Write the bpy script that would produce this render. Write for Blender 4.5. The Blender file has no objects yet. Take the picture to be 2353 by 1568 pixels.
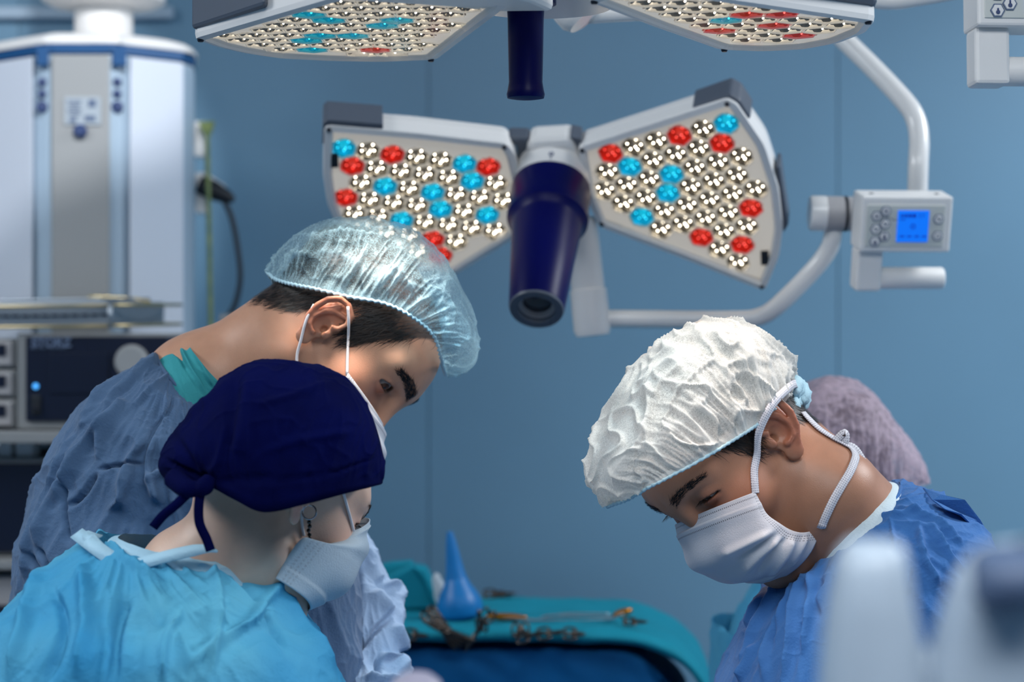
import bpy, bmesh, math, random
import numpy as np
from mathutils import Vector, Matrix
from mathutils.geometry import tessellate_polygon
random.seed(4); RNG = np.random.default_rng(7)
SC = bpy.context.scene; COL = SC.collection
F = 4575.0; CX, CY = 1176.5, 784.0; CAMZ = 1.45
PI = math.pi
# ---------------------------------------------------------------- camera, world, lights, exposure
cam_d = bpy.data.cameras.new('camera'); cam = bpy.data.objects.new('camera', cam_d); COL.objects.link(cam)
cam.location = (0, 0, CAMZ); cam.rotation_euler = (PI/2, 0, 0)
cam_d.sensor_width = 36; cam_d.lens = F*36/2353; cam_d.clip_start = 0.05
cam_d.dof.use_dof = True; cam_d.dof.focus_distance = 2.02; cam_d.dof.aperture_fstop = 4.2
SC.camera = cam
SC.view_settings.view_transform = 'Standard'; SC.view_settings.look = 'None'
SC.view_settings.gamma = 1; SC.view_settings.use_curve_mapping = False
SC.view_settings.exposure = 0.0
W = bpy.data.worlds.new('world'); SC.world = W; W.use_nodes = True
W.node_tree.nodes['Background'].inputs[0].default_value = (0.5, 0.65, 0.85, 1)
W.node_tree.nodes['Background'].inputs[1].default_value = 0.2

def area(name, loc, target, sx, sy, power, col):
    l = bpy.data.lights.new(name, 'AREA'); l.shape = 'RECTANGLE'; l.size = sx; l.size_y = sy; l.energy = power; l.color = col
    o = bpy.data.objects.new(name, l); COL.objects.link(o); o.location = loc
    d = Vector(target)-Vector(loc); o.rotation_euler = d.to_track_quat('-Z', 'Y').to_euler(); return o
def spot(name, loc, target, power, col, angle, blend=0.5, r=0.02, parent=None):
    l = bpy.data.lights.new(name, 'SPOT'); l.energy = power; l.color = col; l.spot_size = math.radians(angle); l.spot_blend = blend; l.shadow_soft_size = r
    o = bpy.data.objects.new(name, l); COL.objects.link(o); o.location = loc
    d = Vector(target)-Vector(loc); o.rotation_euler = d.to_track_quat('-Z', 'Y').to_euler()
    if parent: attach(o, parent)
    return o
# ceiling light panels of the theatre (real fittings are built further down)
area('ceiling_panel_light', (0.2, 0.2, 2.97), (0.2, 0.5, 0), 2.4, 1.2, 76, (0.92, 0.965, 1.0))
area('ceiling_panel_light', (-2.3, 1.9, 2.97), (-1.7, 2.0, 0), 1.2, 1.2, 78, (0.92, 0.965, 1.0))
area('ceiling_panel_light', (2.3, 2.6, 2.97), (1.9, 2.7, 0), 1.2, 1.2, 122, (0.92, 0.965, 1.0))

spot('column_lamp_beam', (-.25, 2.3, 2.8), (-.86, 3.74, 2.12), 120, (.93, .96, 1.0), 23, .12, .05)      # added spot on the supply column; its cone edge ends the bright part
spot('wall_lamp_beam', (2.0, 3.0, 2.85), (1.25, 4.6, 1.5), 45, (.88, .93, 1.0), 46, 1.0, .05)      # added spot without a fitting, brightens the right of the back wall
# ---------------------------------------------------------------- helpers
def V3(px, py, d):
    return np.array([(px-CX)/F*d, d, CAMZ+(CY-py)/F*d])
def lin(h):
    h = h.lstrip('#'); v = [int(h[i:i+2], 16)/255 for i in (0, 2, 4)]
    return tuple(c/12.92 if c <= 0.04045 else ((c+0.055)/1.055)**2.4 for c in v)
def tag(o, label=None, cat=None, group=None, kind=None):
    if label: o['label'] = label
    if cat: o['category'] = cat
    if group: o['group'] = group
    if kind: o['kind'] = kind
    return o
def attach(o, parent):
    o.parent = parent
    o.matrix_parent_inverse = parent.matrix_basis.inverted()      # every basis is a world place, so parts stay put
def thing(name, loc, label, cat, group=None, kind=None):
    o = bpy.data.objects.new(name, None); COL.objects.link(o); o.location = tuple(loc); o.empty_display_size = 0.05
    return tag(o, label, cat, group, kind)
def link(name, me, mats, parent=None, smooth=None):
    o = bpy.data.objects.new(name, me); COL.objects.link(o)
    if mats is not None:
        for m in (mats if isinstance(mats, (list, tuple)) else [mats]): me.materials.append(m)
    if parent is not None: attach(o, parent)
    return o
def np_mesh(name, v, f, smooth=True):
    """mesh from numpy vertices and a numpy array of quads or triangles (or a list of face lists)"""
    me = bpy.data.meshes.new(name)
    if isinstance(f, np.ndarray):
        k = f.shape[1]
        me.vertices.add(len(v)); me.vertices.foreach_set('co', np.asarray(v, np.float32).ravel())
        me.loops.add(f.size); me.loops.foreach_set('vertex_index', f.astype(np.int32).ravel())
        me.polygons.add(len(f)); me.polygons.foreach_set('loop_start', np.arange(0, f.size, k, dtype=np.int32))
        me.update(calc_edges=True); me.validate()
    else:
        me.from_pydata([tuple(p) for p in v], [], [tuple(q) for q in f]); me.update()
    if smooth: me.polygons.foreach_set('use_smooth', np.ones(len(me.polygons), bool))
    return me
def bm_mesh(name, bm, smooth=False):
    me = bpy.data.meshes.new(name); bmesh.ops.recalc_face_normals(bm, faces=bm.faces); bm.to_mesh(me); bm.free()
    if smooth: me.polygons.foreach_set('use_smooth', np.ones(len(me.polygons), bool))
    return me
def grid_faces(nu, nv, wrap_u=False):
    """nv rows of nu points"""
    i = np.arange(nu if wrap_u else nu-1); j = np.arange(nv-1)
    I, J = np.meshgrid(i, j); I2 = (I+1) % nu
    return np.stack([J*nu+I, J*nu+I2, (J+1)*nu+I2, (J+1)*nu+I], -1).reshape(-1, 4)
def normals_of(v, f):
    n = np.zeros_like(v)
    a = v[f[:, 2]]-v[f[:, 0]]; b = v[f[:, 3 if f.shape[1] == 4 else 1]]-v[f[:, 1 if f.shape[1] == 4 else 0]]
    c = np.cross(a, b)
    for k in range(f.shape[1]): np.add.at(n, f[:, k], c)
    return n/np.maximum(np.linalg.norm(n, axis=1, keepdims=True), 1e-12)
def catmull(pts, n):
    """resample a list of float tuples to n samples with a Catmull-Rom spline"""
    p = np.array(pts, float); m = len(p)
    if m == 2:
        t = np.linspace(0, 1, n)[:, None]; return p[0]*(1-t)+p[1]*t
    q = np.concatenate([[2*p[0]-p[1]], p, [2*p[-1]-p[-2]]])
    t = np.linspace(0, m-1, n); i = np.minimum(t.astype(int), m-2); u = (t-i)[:, None]
    a, b, c, d = q[i], q[i+1], q[i+2], q[i+3]
    return 0.5*((2*b)+(c-a)*u+(2*a-5*b+4*c-d)*u*u+(3*b-a-3*c+d)*u**3)
def tube_mesh(pts, radius, seg=14, n=None, caps=True, flat=1.0):
    """swept tube; radius a number or one per control point"""
    p = np.array(pts, float); r = np.broadcast_to(np.array(radius, float), (len(p),))
    if n: q = catmull(np.concatenate([p, r[:, None]], 1), n); p, r = q[:, :3], q[:, 3]
    T = np.gradient(p, axis=0); T /= np.linalg.norm(T, axis=1, keepdims=True)+1e-12
    up = np.array([0, 0, 1.0]) if abs(T[0][2]) < 0.9 else np.array([0, 1.0, 0])
    a = np.cross(T[0], up); a /= np.linalg.norm(a); v = []
    ang = np.linspace(0, 2*PI, seg, endpoint=False)
    for k in range(len(p)):
        a = a-T[k]*np.dot(a, T[k]); a /= np.linalg.norm(a); b = np.cross(T[k], a)
        v.append(p[k]+r[k]*(np.cos(ang)[:, None]*a+flat*np.sin(ang)[:, None]*b))
    v = np.concatenate(v); f = [list(q) for q in grid_faces(seg, len(p), True)]
    if caps: f.append(list(range(seg))[::-1]); f.append([len(v)-seg+i for i in range(seg)])
    return v, f
def tube(name, pts, radius, m, parent=None, seg=14, n=None, caps=True, flat=1.0):
    v, f = tube_mesh(pts, radius, seg, n, caps, flat)
    return link(name, np_mesh(name, v, f), m, parent)
def ribbon(name, pts, width, m, parent, n=60, thick=0.0008, up=None, ruffle=0.0):
    p = catmull(pts, n); T = np.gradient(p, axis=0); T /= np.linalg.norm(T, axis=1, keepdims=True)
    U = np.array(up, float); U = U if U.ndim == 1 else catmull(U, n); side = np.cross(T, U); side /= np.linalg.norm(side, axis=1, keepdims=True)
    nn = np.cross(side, T); w = np.broadcast_to(np.array(width, float), (n,))[:, None]/2
    if ruffle: p = p+nn*(ruffle*np.sin(np.arange(n)*1.7)[:, None])
    v = np.concatenate([np.stack([p-side*w+nn*thick, p+side*w+nn*thick, p+side*w-nn*thick, p-side*w-nn*thick], 1).reshape(-1, 3)])
    f = [list(q) for q in grid_faces(4, n, True)]+[[3, 2, 1, 0], [4*n-4, 4*n-3, 4*n-2, 4*n-1]]
    me = np_mesh(name, v, f); o = link(name, me, m, parent)
    uv = me.uv_layers.new(name='UVMap'); s = np.concatenate([[0], np.cumsum(np.linalg.norm(np.diff(p, axis=0), axis=1))])
    for l in me.loops: uv.data[l.index].uv = (s[l.vertex_index//4], ((0, 1, 1, 0)[l.vertex_index % 4])*0.01)
    return o
def frame_from(normal, upish):
    n = np.array(normal, float); n /= np.linalg.norm(n); u = np.array(upish, float); u -= n*np.dot(u, n); u /= np.linalg.norm(u)
    return np.cross(u, n), u, n          # right, up, normal
def bx(bm, c, s, rot=None, bevel=0.0, seg=2):
    M = Matrix.Translation(Vector(c)) @ (rot.to_4x4() if rot is not None else Matrix.Identity(4)) @ Matrix.Diagonal((s[0], s[1], s[2], 1))
    r = bmesh.ops.create_cube(bm, size=1, matrix=M)
    if bevel:
        es = list({e for v in r['verts'] for e in v.link_edges}); bmesh.ops.bevel(bm, geom=es, offset=bevel, segments=seg, affect='EDGES', profile=0.5)
def box(name, c, s, m, parent=None, rot=None, bevel=0.003, seg=2):
    bm = bmesh.new(); bx(bm, c, s, rot, bevel, seg); return link(name, bm_mesh(name, bm), m, parent)
def lathe(name, prof, origin, axis, m, parent=None, seg=48, smooth=True):
    """profile of (radius, height along axis) turned about axis at origin"""
    r_, u_, n_ = frame_from(axis, (0.31, 0.2, 0.9) if abs(axis[2]) < 0.8*np.linalg.norm(axis) else (0, 1, 0.1))
    ang = np.linspace(0, 2*PI, seg, endpoint=False); o = np.array(origin, float); v = []
    for r, h in prof: v.append(o+n_*h+max(r, 1e-5)*(np.cos(ang)[:, None]*r_+np.sin(ang)[:, None]*u_))
    v = np.concatenate(v); f = grid_faces(seg, len(prof), True)
    me = np_mesh(name, v, f, smooth)
    bm = bmesh.new(); bm.from_mesh(me); bmesh.ops.remove_doubles(bm, verts=bm.verts, dist=2e-5); bmesh.ops.recalc_face_normals(bm, faces=bm.faces)
    for e in bm.edges:
        if len(e.link_faces) == 2 and e.calc_face_angle() > 0.6: e.smooth = False
    bm.to_mesh(me); bm.free()
    return link(name, me, m, parent)
def prism(name, pts, nrm, depth, m, parent=None, bevel=0.0, seg=2):
    """closed outline of 3D points thickened by depth along nrm"""
    bm = bmesh.new(); n = Vector(nrm)
    a = [bm.verts.new(Vector(p)) for p in pts]; f = bm.faces.new(a)
    r = bmesh.ops.extrude_face_region(bm, geom=[f]); bmesh.ops.translate(bm, vec=n*depth, verts=[g for g in r['geom'] if isinstance(g, bmesh.types.BMVert)])
    bmesh.ops.recalc_face_normals(bm, faces=bm.faces)
    if bevel: bmesh.ops.bevel(bm, geom=list(bm.edges), offset=bevel, segments=seg, affect='EDGES', profile=0.5, clamp_overlap=True)
    return link(name, bm_mesh(name, bm), m, parent)
# gradient noise, vectorised
_P = RNG.permutation(256); _P = np.concatenate([_P, _P, _P])
_G = np.array([[1,1,0],[-1,1,0],[1,-1,0],[-1,-1,0],[1,0,1],[-1,0,1],[1,0,-1],[-1,0,-1],[0,1,1],[0,-1,1],[0,1,-1],[0,-1,-1],[1,1,0],[-1,1,0],[0,-1,1],[0,-1,-1]], float)
def noise(p, off=0.0):
    p = np.asarray(p, float)+off; i = np.floor(p).astype(int); f = p-i; i &= 255
    u = f*f*f*(f*(f*6-15)+10); out = 0
    for dx in (0, 1):
        for dy in (0, 1):
            for dz in (0, 1):
                h = _P[_P[_P[(i[:, 0]+dx) & 255]+((i[:, 1]+dy) & 255)]+((i[:, 2]+dz) & 255)] & 15
                d = (_G[h]*(f-np.array([dx, dy, dz]))).sum(1)
                w = (u[:, 0] if dx else 1-u[:, 0])*(u[:, 1] if dy else 1-u[:, 1])*(u[:, 2] if dz else 1-u[:, 2])
                out = out+w*d
    return out
def ridge(p, off=0.0, k=2.0):
    return (1-np.minimum(np.abs(noise(p, off))*1.9, 1))**k
def sstep(a, b, x):
    t = np.clip((x-a)/(b-a), 0, 1); return t*t*(3-2*t)
def project(v):
    return np.stack([CX+F*v[:, 0]/v[:, 1], CY-F*(v[:, 2]-CAMZ)/v[:, 1]], 1)
def stroke_disp(xy, strokes):
    """height of modelled folds: each stroke = (points, half width px, height m)"""
    out = np.zeros(len(xy))
    for pts, w, h in strokes:
        p = catmull(pts, 6*len(pts)) if len(pts) > 2 else np.array(pts, float)
        lo, hi = p.min(0)-3*w, p.max(0)+3*w
        m = np.where(((xy > lo) & (xy < hi)).all(1))[0]
        if not len(m): continue
        q = xy[m]; best = np.full(len(m), 1e9); tt = np.zeros(len(m))
        for k in range(len(p)-1):
            a, b = p[k], p[k+1]; ab = b-a; t = np.clip(((q-a)@ab)/(ab@ab+1e-9), 0, 1)
            d = np.linalg.norm(q-a-t[:, None]*ab, axis=1); s = d < best; best[s] = d[s]; tt[s] = (k+t[s])/(len(p)-1)
        taper = np.minimum(1, np.minimum(tt, 1-tt)*5+0.15)
        out[m] += h*taper*np.exp(-(best/w)**2)
    return out
# ---------------------------------------------------------------- materials
def mat(name, col, rough=0.5, metal=0.0, spec=0.5, bump=0.0, bscale=200.0, var=0.0, vscale=8.0, sss=0.0, sheen=0.0, coat=0.0, bdetail=3.0, emit=None, estr=0.0, trans=0.0, alpha=1.0, col2=None, transl=0.0, stretch=None):
    m = bpy.data.materials.new(name); m.use_nodes = True; nt = m.node_tree; b = nt.nodes['Principled BSDF']
    c = lin(col) if isinstance(col, str) else col
    b.inputs['Base Color'].default_value = (*c, 1); b.inputs['Roughness'].default_value = rough; b.inputs['Metallic'].default_value = metal
    b.inputs['Specular IOR Level'].default_value = spec
    if sss: b.inputs['Subsurface Weight'].default_value = sss; b.inputs['Subsurface Radius'].default_value = (0.012, 0.005, 0.003); b.inputs['Subsurface Scale'].default_value = 0.5
    if sheen: b.inputs['Sheen Weight'].default_value = sheen
    if coat: b.inputs['Coat Weight'].default_value = coat; b.inputs['Coat Roughness'].default_value = 0.08
    if emit: b.inputs['Emission Color'].default_value = (*(lin(emit) if isinstance(emit, str) else emit), 1); b.inputs['Emission Strength'].default_value = estr
    if trans: b.inputs['Transmission Weight'].default_value = trans
    b.inputs['Alpha'].default_value = alpha
    tc = nt.nodes.new('ShaderNodeTexCoord'); src = tc.outputs['Object']
    if stretch:
        mp = nt.nodes.new('ShaderNodeMapping'); mp.inputs['Scale'].default_value = stretch; nt.links.new(src, mp.inputs[0]); src = mp.outputs[0]
    if var or col2:
        n = nt.nodes.new('ShaderNodeTexNoise'); n.inputs['Scale'].default_value = vscale; n.inputs['Detail'].default_value = 4; nt.links.new(src, n.inputs['Vector'])
        mx = nt.nodes.new('ShaderNodeMix'); mx.data_type = 'RGBA'
        c2 = (lin(col2) if isinstance(col2, str) else col2) if col2 else tuple(x*(1-var) for x in c)
        mx.inputs[6].default_value = (*c, 1); mx.inputs[7].default_value = (*c2, 1)
        r = nt.nodes.new('ShaderNodeMapRange'); r.inputs[1].default_value = 0.35; r.inputs[2].default_value = 0.65
        nt.links.new(n.outputs[0], r.inputs[0]); nt.links.new(r.outputs[0], mx.inputs[0]); nt.links.new(mx.outputs[2], b.inputs['Base Color'])
    if bump:
        n = nt.nodes.new('ShaderNodeTexNoise'); n.inputs['Scale'].default_value = bscale; n.inputs['Detail'].default_value = bdetail; nt.links.new(src, n.inputs['Vector'])
        bp = nt.nodes.new('ShaderNodeBump'); bp.inputs['Strength'].default_value = bump; bp.inputs['Distance'].default_value = 0.002
        nt.links.new(n.outputs[0], bp.inputs['Height']); nt.links.new(bp.outputs[0], b.inputs['Normal'])
    if transl:
        t = nt.nodes.new('ShaderNodeBsdfTranslucent'); t.inputs[0].default_value = (*c, 1)
        ms = nt.nodes.new('ShaderNodeMixShader'); ms.inputs[0].default_value = transl
        nt.links.new(b.outputs[0], ms.inputs[1]); nt.links.new(t.outputs[0], ms.inputs[2]); nt.links.new(ms.outputs[0], nt.nodes['Material Output'].inputs[0])
    return m
def skin_mat(name):
    m = mat(name, '#c08c6e', rough=0.42, spec=0.42, sss=0.14, bump=0.10, bscale=900)
    nt = m.node_tree; b = nt.nodes['Principled BSDF']
    at = nt.nodes.new('ShaderNodeVertexColor'); at.layer_name = 'tint'
    tc = nt.nodes.new('ShaderNodeTexCoord'); n = nt.nodes.new('ShaderNodeTexNoise'); n.inputs['Scale'].default_value = 60; n.inputs['Detail'].default_value = 6
    nt.links.new(tc.outputs['Object'], n.inputs['Vector'])
    mr = nt.nodes.new('ShaderNodeMapRange'); mr.inputs[3].default_value = 0.86; mr.inputs[4].default_value = 1.12; nt.links.new(n.outputs[0], mr.inputs[0])
    mx = nt.nodes.new('ShaderNodeMix'); mx.data_type = 'RGBA'; mx.blend_type = 'MULTIPLY'; mx.inputs[0].default_value = 1
    nt.links.new(at.outputs[0], mx.inputs[6]); nt.links.new(mr.outputs[0], mx.inputs[7]); nt.links.new(mx.outputs[2], b.inputs['Base Color'])
    return m
def sheer_mat(name, col, dens_lo, dens_hi, fscale=420.0, transl=0.35):
    """thin non-woven sheet: cloth fibres with gaps between them"""
    m = mat(name, col, rough=0.6, spec=0.25, bump=0.35, bscale=260); nt = m.node_tree; b = nt.nodes['Principled BSDF']; out = nt.nodes['Material Output']
    tc = nt.nodes.new('ShaderNodeTexCoord')
    n1 = nt.nodes.new('ShaderNodeTexNoise'); n1.inputs['Scale'].default_value = fscale; n1.inputs['Detail'].default_value = 2; n1.inputs['Distortion'].default_value = 2.5
    n2 = nt.nodes.new('ShaderNodeTexNoise'); n2.inputs['Scale'].default_value = 14; n2.inputs['Detail'].default_value = 3
    for n in (n1, n2): nt.links.new(tc.outputs['Object'], n.inputs['Vector'])
    at = nt.nodes.new('ShaderNodeAttribute'); at.attribute_name = 'layers'      # doubled or gathered cloth is denser
    r1 = nt.nodes.new('ShaderNodeMapRange'); r1.inputs[1].default_value = 0.36; r1.inputs[2].default_value = 0.62; r1.inputs[3].default_value = dens_lo; r1.inputs[4].default_value = dens_hi
    nt.links.new(n1.outputs[0], r1.inputs[0])
    ad = nt.nodes.new('ShaderNodeMath'); ad.operation = 'ADD'; nt.links.new(r1.outputs[0], ad.inputs[0]); nt.links.new(at.outputs['Fac'], ad.inputs[1]); ad.use_clamp = True
    s2 = nt.nodes.new('ShaderNodeMapRange'); s2.inputs[1].default_value = 0.3; s2.inputs[2].default_value = 0.7; s2.inputs[3].default_value = -0.12; s2.inputs[4].default_value = 0.12
    nt.links.new(n2.outputs[0], s2.inputs[0]); a2 = nt.nodes.new('ShaderNodeMath'); a2.operation = 'ADD'; a2.use_clamp = True
    nt.links.new(ad.outputs[0], a2.inputs[0]); nt.links.new(s2.outputs[0], a2.inputs[1])
    tl = nt.nodes.new('ShaderNodeBsdfTranslucent'); tl.inputs[0].default_value = (*(lin(col) if isinstance(col, str) else col), 1)
    ms = nt.nodes.new('ShaderNodeMixShader'); ms.inputs[0].default_value = transl; nt.links.new(b.outputs[0], ms.inputs[1]); nt.links.new(tl.outputs[0], ms.inputs[2])
    tr = nt.nodes.new('ShaderNodeBsdfTransparent'); m2 = nt.nodes.new('ShaderNodeMixShader')
    nt.links.new(a2.outputs[0], m2.inputs[0]); nt.links.new(tr.outputs[0], m2.inputs[1]); nt.links.new(ms.outputs[0], m2.inputs[2]); nt.links.new(m2.outputs[0], out.inputs[0])
    return m
def set_attr(me, name, vals):
    a = me.attributes.new(name, 'FLOAT', 'POINT'); a.data.foreach_set('value', np.asarray(vals, np.float32))
def set_color(me, name, rgb):
    a = me.color_attributes.new(name, 'FLOAT_COLOR', 'POINT'); a.data.foreach_set('color', np.concatenate([rgb, np.ones((len(rgb), 1))], 1).astype(np.float32).ravel())
# ---------------------------------------------------------------- signed distance modelling
def smin(a, b, k):
    h = np.clip(0.5+0.5*(b-a)/k, 0, 1); return b*(1-h)+a*h-k*h*(1-h)
def smax(a, b, k): return -smin(-a, -b, k)
def ell(p, c, r):
    q = (p-np.array(c, np.float32)); r = np.array(r, np.float32)
    k0 = np.linalg.norm(q/r, axis=1); k1 = np.linalg.norm(q/(r*r), axis=1)
    return k0*(k0-1)/np.maximum(k1, 1e-9)
def sph(p, c, r): return np.linalg.norm(p-np.array(c, np.float32), axis=1)-r
def cone(p, a, b, ra, rb):
    a = np.array(a, np.float32); b = np.array(b, np.float32); ab = b-a
    t = np.clip(((p-a)@ab)/(ab@ab), 0, 1); return np.linalg.norm(p-a-t[:, None]*ab, axis=1)-(ra+(rb-ra)*t)
def surface_net(sdf, lo, hi, h, B=12):
    lo = np.array(lo, float); n = (np.ceil((np.array(hi)-lo)/h/B).astype(int))*B
    nb = n//B; bi = np.stack(np.meshgrid(*[np.arange(k) for k in nb], indexing='ij'), -1).reshape(-1, 3)
    c = lo+(bi*B+(B-1)/2)*h; dc = sdf(c.astype(np.float32)); half = (B/2)*h*1.733*1.25
    D = np.repeat(np.repeat(np.repeat(dc.reshape(nb), B, 0), B, 1), B, 2).astype(np.float32)
    act = bi[np.abs(dc) < half]
    loc = np.stack(np.meshgrid(*[np.arange(B)]*3, indexing='ij'), -1).reshape(-1, 3)
    for s in range(0, len(act), 400):
        a = act[s:s+400]; idx = (a[:, None]*B+loc[None]).reshape(-1, 3)
        D[idx[:, 0], idx[:, 1], idx[:, 2]] = sdf((lo+idx*h).astype(np.float32))
    S = D < 0
    cnt = sum(S[i:n[0]-1+i, j:n[1]-1+j, k:n[2]-1+k].astype(np.int8) for i in (0, 1) for j in (0, 1) for k in (0, 1))
    cells = np.argwhere((cnt > 0) & (cnt < 8)); vid = np.full(cnt.shape, -1, np.int64); vid[tuple(cells.T)] = np.arange(len(cells))
    acc = np.zeros((len(cells), 3)); num = np.zeros(len(cells)); C8 = [(i, j, k) for i in (0, 1) for j in (0, 1) for k in (0, 1)]
    val = {c: D[cells[:, 0]+c[0], cells[:, 1]+c[1], cells[:, 2]+c[2]] for c in C8}
    for a in C8:
        for ax in range(3):
            if a[ax] == 0:
                b = list(a); b[ax] = 1; b = tuple(b); va, vb = val[a], val[b]; m = (va < 0) != (vb < 0)
                t = np.where(m, va/np.where(m, va-vb, 1), 0); q = np.array(a, float)+np.zeros((len(cells), 3)); q[:, ax] += t
                acc += q*m[:, None]; num += m
    v = lo+(cells+acc/num[:, None])*h; quads = []
    for ax in range(3):
        sl = [slice(None)]*3; s2 = [slice(None)]*3; sl[ax] = slice(0, -1); s2[ax] = slice(1, None)
        a, b = S[tuple(sl)], S[tuple(s2)]; e = np.argwhere(a != b); u, w = (ax+1) % 3, (ax+2) % 3
        e = e[(e[:, u] > 0) & (e[:, w] > 0) & (e[:, u] < n[u]-1) & (e[:, w] < n[w]-1)]
        du = np.zeros(3, int); du[u] = 1; dw = np.zeros(3, int); dw[w] = 1
        q = np.stack([vid[tuple((e-du-dw).T)], vid[tuple((e-dw).T)], vid[tuple(e.T)], vid[tuple((e-du).T)]], 1)
        flip = ~a[tuple(e.T)]; q[flip] = q[flip][:, ::-1]; quads.append(q)
    q = np.concatenate(quads); return v, q[(q >= 0).all(1)]
M = {}
M['eye_white'] = mat('eye_white', '#b0a49c', rough=0.45, spec=.3, coat=.05)
M['iris_brown'] = mat('iris_brown', '#4e301d', rough=0.4, spec=.3, coat=.1)
M['iris_dark'] = mat('iris_dark', '#2a1a12', rough=0.4, spec=.3, coat=.1)
M['pupil'] = mat('pupil', '#050505', rough=0.05, coat=1.0)
M['skin'] = skin_mat('skin')
M['hair'] = mat('hair', '#15110f', rough=0.42, spec=0.5)
M['hair2'] = mat('hair_black', '#0f0d0d', rough=0.45, spec=0.4)
M['cap_blue'] = sheer_mat('sheer_pale_blue_nonwoven', '#b3d6e2', 0.08, 0.52)
M['cap_white'] = sheer_mat('sheer_white_nonwoven', '#e9e9e4', 0.62, 0.97, fscale=300)
M['cap_lilac'] = sheer_mat('sheer_lilac_nonwoven', '#d0bac7', 0.5, 0.97, fscale=40)
M['navy_cloth'] = mat('navy_cotton', '#02083f', rough=0.9, spec=0.06, bump=0.25, bscale=500, var=0.3, vscale=20)
M['gown_grey'] = mat('grey_blue_cotton', '#506b8c', rough=0.85, spec=0.15, bump=0.35, bscale=350, var=0.14, vscale=9, sheen=0.15)
M['gown_grey2'] = mat('washed_blue_cotton', '#93abc9', rough=0.85, spec=0.15, bump=0.35, bscale=350, var=0.1, vscale=9, sheen=0.15)  # lighter copy of the gown cotton: lamp light painted into the sleeve colour
M['teal_cloth'] = mat('teal_cotton', '#3f9ca3', rough=0.8, spec=0.15, bump=0.3, bscale=400, var=0.1, vscale=12)
M['gown_blue'] = mat('royal_blue_cotton', '#3f74b4', rough=0.8, spec=0.2, bump=0.3, bscale=380, var=0.18, vscale=7, sheen=0.1)
M['gown_disp'] = mat('sky_blue_nonwoven', '#66b9d6', rough=0.72, spec=0.2, bump=0.5, bscale=240, col2='#3a9ccf', vscale=5, transl=0.18)
M['gown_band'] = mat('pale_nonwoven_binding', '#a9cfe2', rough=0.55, spec=0.3, bump=0.3, bscale=300)
M['white_cloth'] = mat('white_undershirt', '#cfdde2', rough=0.8, bump=0.25, bscale=400)
M['loop'] = mat('white_elastic', '#e6e3e6', rough=0.7, bump=0.2, bscale=900)
def mask_mat(name, col, dots=True):
    m = mat(name, col, rough=.6, spec=.25, bump=.25, bscale=700, transl=.22); nt = m.node_tree; b = nt.nodes['Principled BSDF']
    uv = nt.nodes.new('ShaderNodeUVMap'); uv.uv_map = 'UVMap'; sp = nt.nodes.new('ShaderNodeSeparateXYZ'); nt.links.new(uv.outputs[0], sp.inputs[0])
    def mth(op, a, b_=None, c=None):
        n = nt.nodes.new('ShaderNodeMath'); n.operation = op
        for i, x in enumerate((a, b_, c)):
            if x is None: continue
            if isinstance(x, (int, float)): n.inputs[i].default_value = x
            else: nt.links.new(x, n.inputs[i])
        return n.outputs[0]
    u, v = sp.outputs[0], sp.outputs[1]; au = mth('ABSOLUTE', u)
    def line(x, c, w): return mth('LESS_THAN', mth('ABSOLUTE', mth('SUBTRACT', x, c)), w)
    du = mth('LESS_THAN', mth('FRACT', mth('MULTIPLY', u, 42)), .55); dv = mth('LESS_THAN', mth('FRACT', mth('MULTIPLY', v, 34)), .55)
    top = mth('MULTIPLY', mth('MAXIMUM', line(v, .045, .008), line(v, .17, .008)), du)
    side = mth('MULTIPLY', mth('MAXIMUM', mth('MAXIMUM', line(au, .965, .006), line(au, .935, .006)), line(au, .905, .006)), dv)
    a = mth('MAXIMUM', top, side)
    mx = nt.nodes.new('ShaderNodeMix'); mx.data_type = 'RGBA'; c = lin(col); mx.inputs[6].default_value = (*c, 1); mx.inputs[7].default_value = (.14, .14, .17, 1)
    nt.links.new(mth('MULTIPLY', a, .8 if dots else .25), mx.inputs[0]); nt.links.new(mx.outputs[2], b.inputs['Base Color']); return m
M['mask'] = mask_mat('white_mask_nonwoven', '#dcdde4')
M['mask_blue'] = mask_mat('pale_blue_mask_nonwoven', '#d3e2ec', False)
def dotted_mat(name, col):
    m = mat(name, col, rough=.65, spec=.2); nt = m.node_tree; b = nt.nodes['Principled BSDF']
    uv = nt.nodes.new('ShaderNodeUVMap'); uv.uv_map = 'UVMap'; vo = nt.nodes.new('ShaderNodeTexVoronoi'); vo.inputs['Scale'].default_value = 420; vo.inputs['Randomness'].default_value = .15; nt.links.new(uv.outputs[0], vo.inputs['Vector'])
    r = nt.nodes.new('ShaderNodeMapRange'); r.inputs[1].default_value = .22; r.inputs[2].default_value = .34; nt.links.new(vo.outputs[0], r.inputs[0])
    mx = nt.nodes.new('ShaderNodeMix'); mx.data_type = 'RGBA'; mx.inputs[6].default_value = (.33, .31, .36, 1); mx.inputs[7].default_value = (*lin(col), 1); nt.links.new(r.outputs[0], mx.inputs[0]); nt.links.new(mx.outputs[2], b.inputs['Base Color']); return m
M['tie'] = dotted_mat('dotted_white_nonwoven_tape', '#dedbe0')
M['chrome'] = mat('chrome', '#c8c8cc', rough=.18, metal=1.0)
M['black_bead'] = mat('black_bead', '#101012', rough=.15, coat=.6)
M['wall'] = mat('blue_wall_panel', '#7097b0', rough=.36, spec=.4, bump=.03, bscale=30, var=.09, vscale=1.4, bdetail=2)
M['floor'] = mat('grey_blue_vinyl', '#6f8496', rough=.4, var=.1)
M['ceil'] = mat('white_ceiling', '#cfd6dc', rough=.8, bump=.05, bscale=60)
M['wall2'] = mat('pale_blue_side_wall', '#7f9fb8', rough=.5, bump=.03, bscale=40)
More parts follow.
